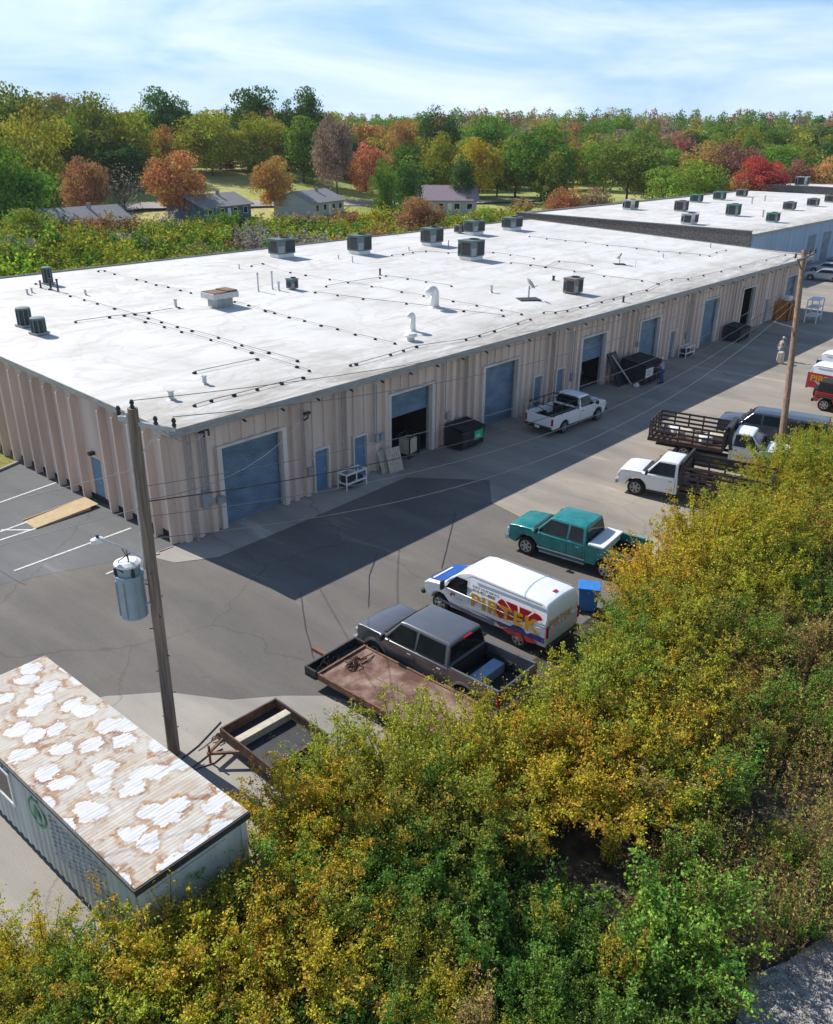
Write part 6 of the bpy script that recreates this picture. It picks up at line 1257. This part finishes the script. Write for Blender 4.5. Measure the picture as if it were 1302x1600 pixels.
# shrubs: arching stems with leaves along them
def shrub_me(seed, H, Rr, nst, nleaf, leaf, up=.5, twig=.16, mat='leaf', asp=.6):
    g = np.random.default_rng(seed); az = g.random(nst)*2*PI; tilt = (g.random(nst)**.8)*up+.04; L_ = H*(.55+.5*g.random(nst))
    r0_ = .22*Rr*np.sqrt(g.random(nst)); si = g.integers(0, nst, nleaf); t = .18+.84*g.random(nleaf)**.72
    def pt_(si, t):
        a = az[si]; rad_ = r0_[si]+np.sin(tilt[si])*L_[si]*t*(1+.35*t)*Rr/H*1.05; z = np.cos(tilt[si])*L_[si]*t*(1-.12*t); return np.stack([rad_*np.cos(a), rad_*np.sin(a), z], 1)
    base_ = pt_(si, t); nt_ = 9; tw = g.integers(0, nt_, nleaf); key = si*nt_+tw
    toff = g.normal(size=(nst*nt_, 3))*np.array([1, 1, .7]); toff /= np.linalg.norm(toff, axis=1, keepdims=True); tpos = .25+.75*g.random(nst*nt_)
    on = g.random(nleaf) < .75; u_ = g.random(nleaf)
    P_ = np.where(on[:, None], pt_(si, tpos[key])+toff[key]*(u_*twig*2.2*(1.1-.5*tpos[key]))[:, None]+g.normal(size=(nleaf, 3))*.03*H/3, base_+g.normal(size=(nleaf, 3))*twig*.5)
    P_[:, 2] = np.maximum(P_[:, 2], .03); nr = g.normal(size=(nleaf, 3))*.7+np.array([0, 0, .7]); sz = leaf*(.6+.8*g.random(nleaf))
    ta = np.clip(.5*g.random(nst)[si]+.5*g.random(nleaf), 0, 1); tb = g.random(nleaf)
    # thin stems as flat crossed strips with real width
    ev, ef = [], []
    for i in range(nst):
        q = pt_(np.full(4, i), np.array([0, .35, .7, 1.0])); wd = np.array([.020, .014, .009, .003])*H/2.4
        for ax in (np.array([1., 0, 0]), np.array([0, 1., 0])):
            k = len(ev)
            for j in range(4): ev += [q[j]-ax*wd[j], q[j]+ax*wd[j]]
            for j in range(3): ef.append([k+2*j, k+2*j+1, k+2*j+3, k+2*j+2])
    return qmesh('shrub', P_, nr, sz, [mt[mat], mt['bark']], asp, ta, tb, seed=seed, extra=(np.array(ev), np.array(ef)))
SHR = [shrub_me(400+i, 2.8, 1.95, 70, 24000, .056, .95, .19) for i in range(5)]
SHG = [shrub_me(420+i, 2.2, 1.6, 44, 13000, .074, 1.05, .20) for i in range(4)]
SHW = [shrub_me(460+i, 2.6, .75, 16, 2600, .060, .30, .10, asp=.4) for i in range(3)]
SHF = [shrub_me(440+i, 3.6, 2.4, 34, 4200, .21, .85, .34) for i in range(4)]
def shrub(pos, sc, col, label, group, mes, name='shrub', tint=None, zs=1.0):
    o = link(name, random.choice(mes), None, tuple(pos), random.uniform(0, 6.28)); o.scale = (sc, sc, sc*zs*random.uniform(.88, 1.1)); cc = tint or jit(CN[col], .18); o.color = (*cc, 1)
    if isinstance(label, tuple): LATER.append((o, label)); label = None
    return tag(o, label, 'shrub', group)
CN.update(sgold=(.50, .385, .05), syel=(.41, .385, .05), solive=(.31, .34, .06), sgreen=(.17, .29, .055), sdeep=(.115, .22, .05), sbrown=(.38, .28, .12), srust=(.44, .29, .09))
DESC.update(sgold='golden', syel='yellow green', solive='olive', sgreen='fresh green', sdeep='deep green', sbrown='dry brown', srust='rusty orange')
def Ppx(p):
    d = np.asarray(p, float)-CAM; z = d@fw; return 651+FPX*(d@rr)/z, 800-FPX*(d@uu)/z
# hedge belt behind the warehouse
random.seed(5)
for row, s0 in enumerate((76, 84, 92, 101, 110, 119, 128, 138, 148)):
    x_ = -40
    while x_ < 860:
        s = s0+random.uniform(-3, 3)+(0 if x_ > 350 else -6); p = Dd(x_, 400, s)
        if p[1] < 36.5 or (p[1] < 41 and p[0] < -2): x_ += 12; continue
        z = float(T(p[0], p[1])); sc = random.uniform(.85, 1.5)*(1.15 if row > 2 else 1.0)*(.92 if row > 6 else 1)
        col = random.choice(['solive', 'sgreen', 'green', 'syel', 'green', 'olive', 'dark', 'brown', 'lime', 'solive', 'rust', 'grey'] if x_ < 560 else ['solive', 'rust', 'sgreen', 'sbrown', 'green', 'syel', 'lime'])
        side = 'below the pale sided house' if x_ < 210 else 'below the blue house' if x_ < 410 else 'below the pale blue house' if x_ < 560 else 'left of the rust red tree' if x_ < 640 else 'right of the rust red tree'
        shrub((p[0], p[1], z), sc, col, (DESC[col], 'shrub', '%s hedge rows %s' % ('near' if row < 3 else 'middle' if row < 6 else 'far', side)), 'shrubs in the belt behind the roof', SHF); x_ += 3.4*sc*FPX/s*random.uniform(.62, .85)
for s0 in (150, 165, 182):
    x_ = 760
    while x_ < 1300:
        s = s0+random.uniform(-5, 5); p = Dd(x_, 300, s)
        if not (80 < p[0] < 172 and p[1] < 48) and p[1] > 47 and not (p[0] > 168 and p[1] < 50):
            sc = random.uniform(.8, 1.4); col = random.choice(['solive', 'lime', 'sbrown', 'sgreen', 'brown', 'olive'])
            shrub((p[0], p[1], float(T(p[0], p[1]))), sc, col, (DESC[col], 'shrub', 'in the meadow past the neighbouring warehouse'), 'meadow shrubs beyond the neighbouring warehouse', SHF)
        x_ += random.uniform(22, 60)
# near thicket between the yard and the gravel
edge = [(-60, -12.8), (-14.5, -13.6), (-13.4, -15.0), (-12.5, -16.6), (-9.8, -17.6), (-8.7, -17.4), (-7.6, -16.0), (-6.2, -15.8), (-3.6, -17.9), (-1.3, -19.5), (1.0, -19.5), (4.2, -18.7), (6.5, -18.1), (9.4, -17.6), (14.8, -17.4), (20, -17.0), (25.5, -16.5), (33, -17.6), (60, -17.4), (110, -17)]
def ey(x): return float(np.interp(x, [e[0] for e in edge], [e[1] for e in edge]))
random.seed(31); nsh = 0
def gap(x, y): return (((x-880)/130)**2+((y-1335)/105)**2 < 1) | (((x-745)/120)**2+((y-1520)/60)**2 < 1) | (((x-530)/90)**2+((y-1560)/45)**2 < 1)
def region(x, y):
    if x < -6.5: return 'below the container'
    if x < 1.5: return 'beside the flatbed trailer'
    if x < 8: return 'behind the white van'
    if x < 15: return 'behind the teal pickup'
    if x < 25: return 'behind the stake trucks'
    if x < 36: return 'behind the navy pickup'
    return 'beyond the brown pole'
for row in range(7):
    x_ = -17.5+row*.5
    while x_ < (64 if row < 2 else 46 if row < 4 else 26):
        y_ = ey(x_)-row*1.45+random.uniform(-.35, .35)
        X_, Y_ = Ppx((x_, y_, 1.2)); xx = x_
        x_ += random.uniform(1.15, 1.75)*(1 if x_ < 20 else 1.5)
        if not (-140 < X_ < 1450 and Y_ < 1740): continue
        ing = row >= 2 and gap(*Ppx((xx, y_, .9)))
        if ing and random.random() < .5: continue
        rightlow = xx > -3.5 and row >= 3
        if row >= 2 and X_ > 930 and 1060 < Y_ < 1420 and random.random() < .7: continue
        if rightlow and random.random() < (.62 if row < 5 else .70): continue
        if (X_ > 1040 and Y_ > 1330): continue
        if row <= 1: col = random.choice(['sgold', 'syel', 'syel', 'sgold', 'syel', 'solive', 'solive', 'sgreen' if random.random() < .4 else 'syel']); ms = SHR; sc = random.uniform(.86, 1.12)*(1.1 if xx > -2 else 1)
        elif row == 2: col = random.choice(['syel', 'solive', 'solive', 'sgreen', 'sgreen', 'srust' if xx > -2 else 'solive']); ms = SHR; sc = random.uniform(.68, .92)
        elif xx < -6.5: col = random.choice(['syel', 'sgreen', 'sgreen', 'solive', 'sgreen', 'sdeep']); ms = SHR; sc = random.uniform(.58, .85)
        else: col = random.choice(['sgreen', 'sdeep', 'sgreen', 'solive', 'sbrown' if rightlow else 'sdeep']); ms = SHG; sc = random.uniform(.62, 1.0)
        if ing: ms = SHG; sc = random.uniform(.4, .62); col = random.choice(['sdeep', 'sgreen'])
        if xx < -8.2 and row <= 1: col = random.choice(['syel', 'sgreen', 'solive', 'sgold', 'sgreen']); sc *= .78 if xx < -13 else .97
        rg = region(xx, y_); rw_ = 'front edge' if row <= 1 else ('middle' if row <= 3 else 'lower part')
        shrub((xx, y_, 0), sc, col, (DESC[col], 'shrub', '%s of thicket %s' % (rw_, rg)), 'shrubs of the thicket along the yard', ms); nsh += 1
print('fill trees', nfill, 'thicket shrubs', nsh)
for k in range(70):
    xx = random.uniform(-14, 22); y_ = ey(xx)-random.uniform(1.5, 8.5); X_, Y_ = Ppx((xx, y_, .8))
    if gap(X_, Y_) and random.random() < .6 or not (-20 < X_ < 1320 and 1000 < Y_ < 1640) or (X_ > 1050 and Y_ > 1400): continue
    col = random.choice(['sgreen', 'solive', 'sbrown', 'syel', 'sgreen']); shrub((xx, y_, 0), random.uniform(.65, 1.15), col, (DESC[col], 'tall thin weed', 'rising from thicket '+region(xx, y_)), 'tall thin weeds rising from the thicket', SHW, 'tall_weed')
for xx, y_, sc, cl_, lb in ((-12.75, -16.4, .72, 'sgreen', 'green shrub against the near left corner of the container'), (-11.8, -17.7, .86, 'syel', 'yellow green shrub before the left half of the container end'), (-10.7, -17.6, .88, 'sgold', 'golden shrub before the middle of the container end'), (-9.9, -17.9, .74, 'sgreen', 'green shrub before the right half of the container end')):
    shrub((xx, y_, 0), sc, cl_, lb, None, SHR)
# a few distinct bushes low in the picture
for x_, y_, sc, col, lb in ((1060, 1440, 1.15, 'sgreen', 'large fresh green bush standing alone at lower right by the gravel'), (1262, 1400, .4, 'sdeep', 'low deep green bush at the right edge above the gravel'), (1240, 1080, .75, 'sgreen', 'bright green bush at the right edge among brown weeds'), (1030, 1200, .7, 'sgreen', 'upright light green bush at the edge of the dark gap'), (1240, 1290, .45, 'lime', 'small lime green bush at the right edge')):
    p = G(x_, y_, 1.0); shrub((p[0], p[1], 0), sc, col, lb, None, SHG)
# dry weeds and goldenrod, uncountable
g = np.random.default_rng(77); n = 26000; wx = g.uniform(-16, 40, n)**1; wy = -17.2-g.random(n)**.8*11.5
X_, Y_ = np.array([Ppx((a, b_, .3)) for a, b_ in zip(wx, wy)]).T
gx, gy = G(1180, 1520)[:2]
ok = (X_ > -60) & (X_ < 1400) & (Y_ < 1700) & ~((X_-1302+(Y_-1470)*.95 > -40) & (Y_ > 1470)) & (wy < np.array([ey(a) for a in wx])-.2) & ~gap(X_, Y_)
nz = np.sin(wx*.9+1.3)*np.sin(wy*1.1)+.5*np.sin(wx*2.1+wy*1.7); ok &= ~((nz < -.75) & (wx < 3)); wx, wy, nz = wx[ok], wy[ok], nz[ok]; n = len(wx)
per = 26; hgt = g.uniform(.4, 1.35, n)*(1+.25*nz)*np.where(wx > -4, 1.15, .85); lean = g.normal(size=(n, 2))*.16
t = g.random((n, per)); base_ = np.stack([np.repeat(wx, per)+np.repeat(lean[:, 0], per)*t.ravel()+g.normal(size=n*per)*.035, np.repeat(wy, per)+np.repeat(lean[:, 1], per)*t.ravel()+g.normal(size=n*per)*.035, np.repeat(hgt, per)*t.ravel()+.02], 1)
nr = g.normal(size=(n*per, 3)); nr[:, 2] *= .5; sz = .05+.06*g.random(n*per)
pc = np.array([(.40, .29, .12), (.36, .25, .10), (.44, .36, .10), (.30, .30, .08), (.18, .27, .06), (.29, .19, .10)]); ci = np.where(wx < -4, g.choice([2, 3, 4, 4, 3], n), g.choice([0, 1, 2, 3, 5, 1, 0, 4], n)); colw = np.repeat(pc[ci], per, 0)
me = qmesh('dry_weeds', base_, nr, sz, [mt['weed']], .34, col=colw, seed=2); tag(link('dry_weeds', me), 'dry brown and golden weeds filling the ground between the shrubs', 'weeds', kind='stuff')
# gravel ballast at the lower right corner
gp = [G(1150, 1600), G(1165, 1530), G(1230, 1505), G(1302, 1455), G(1420, 1380), G(1700, 1600), G(1400, 1900), G(1150, 1900)]
sheet('gravel_ground', [(p[0], p[1]) for p in gp], .05, mt['ballast'])
n = 30000; b0 = MB(); A = np.array([(p[0], p[1]) for p in gp]); lo, hi = A.min(0), A.max(0); pts = g.uniform(lo, hi, (n, 2))
def inside(p, poly):
    c = np.zeros(len(p), bool); j = len(poly)-1
    for i in range(len(poly)):
        xi, yi = poly[i]; xj, yj = poly[j]; c ^= ((yi > p[:, 1]) != (yj > p[:, 1])) & (p[:, 0] < (xj-xi)*(p[:, 1]-yi)/(yj-yi+1e-9)+xi); j = i
    return c
pts = pts[inside(pts, A)]; X_, Y_ = np.array([Ppx((a, b_, .0)) for a, b_ in pts]).T; pts = pts[(X_ < 1400) & (Y_ < 1680)]; m = len(pts)
oc = np.array([(1, 0, 0), (-1, 0, 0), (0, 1, 0), (0, -1, 0), (0, 0, 1), (0, 0, -1)], float); fc = np.array([(0, 2, 4), (2, 1, 4), (1, 3, 4), (3, 0, 4), (2, 0, 5), (1, 2, 5), (3, 1, 5), (0, 3, 5)])
S = g.uniform(.010, .030, (m, 1, 1))*g.uniform(.6, 1.3, (m, 6, 1)); th = g.random(m)*6.28; Rz = np.stack([np.stack([np.cos(th), -np.sin(th), 0*th], 1), np.stack([np.sin(th), np.cos(th), 0*th], 1), np.stack([0*th, 0*th, 1+0*th], 1)], 1)
V = np.einsum('mij,mkj->mki', Rz, oc[None]*S*np.array([1, .75, .6]))+np.concatenate([pts, .065+.02*g.random((m, 1))], 1)[:, None]
F = (np.arange(m)[:, None, None]*6+fc[None]).reshape(-1, 3); me = bpy.data.meshes.new('gravel_stones'); me.from_pydata(V.reshape(-1, 3).tolist(), [], F.tolist()); me.materials.append(mt['ballast'])
tag(link('gravel', me), 'loose grey gravel in the lower right corner', 'gravel', kind='stuff')

# labels that single out each plant: count along the row, left to right as seen
ORD = 'first second third fourth fifth sixth seventh eighth ninth tenth eleventh twelfth thirteenth fourteenth fifteenth sixteenth seventeenth eighteenth nineteenth twentieth'.split()
buckets = {}
for o, key in LATER: buckets.setdefault(key, []).append(o)
for (cn, noun, where), L_ in buckets.items():
    for k, o in enumerate(sorted(L_, key=lambda o: o.location.x)): o['label'] = '%s %s, %s, %s' % (cn, noun, where, ('off to the left' if Ppx(o.location)[0] < 600 else 'off to the right'))
    seen = sorted([o for o in L_ if -40 < Ppx(o.location)[0] < 1340], key=lambda o: Ppx(o.location)[0])
    if len(seen) == 1: seen[0]['label'] = '%s %s, %s' % (cn, noun, where)
    elif len(seen) == 2:
        for o, w_ in zip(seen, ('left', 'right')): o['label'] = '%s of two %s %ss, %s' % (w_, cn, noun, where)
    elif len(seen) > 2:
        for k, o in enumerate(seen): o['label'] = ('leftmost %s %s, %s' % (cn, noun, where)) if k == 0 else ('rightmost %s %s, %s' % (cn, noun, where)) if k == len(seen)-1 else '%s %s %s from left, %s' % (ORD[min(k, 19)], cn, noun, where)
# ------------------------------------------------------------------ air
hm = bpy.data.materials.new('haze_air'); hm.use_nodes = True; ht = hm.node_tree; ht.nodes.clear(); ho = ht.nodes.new('ShaderNodeOutputMaterial'); hv_ = ht.nodes.new('ShaderNodeVolumePrincipled')
hv_.inputs['Color'].default_value = (.80, .88, 1.0, 1); hv_.inputs['Density'].default_value = 0.00009; hv_.inputs['Anisotropy'].default_value = 0.2; ht.links.new(hv_.outputs[0], ho.inputs['Volume'])
hb_ = MB(); hb_.bx(-1600, 3600, -1600, 3600, -2, 60); tag(hb_.build('haze', hm), 'thin pale autumn haze over the whole place', 'haze', kind='stuff')
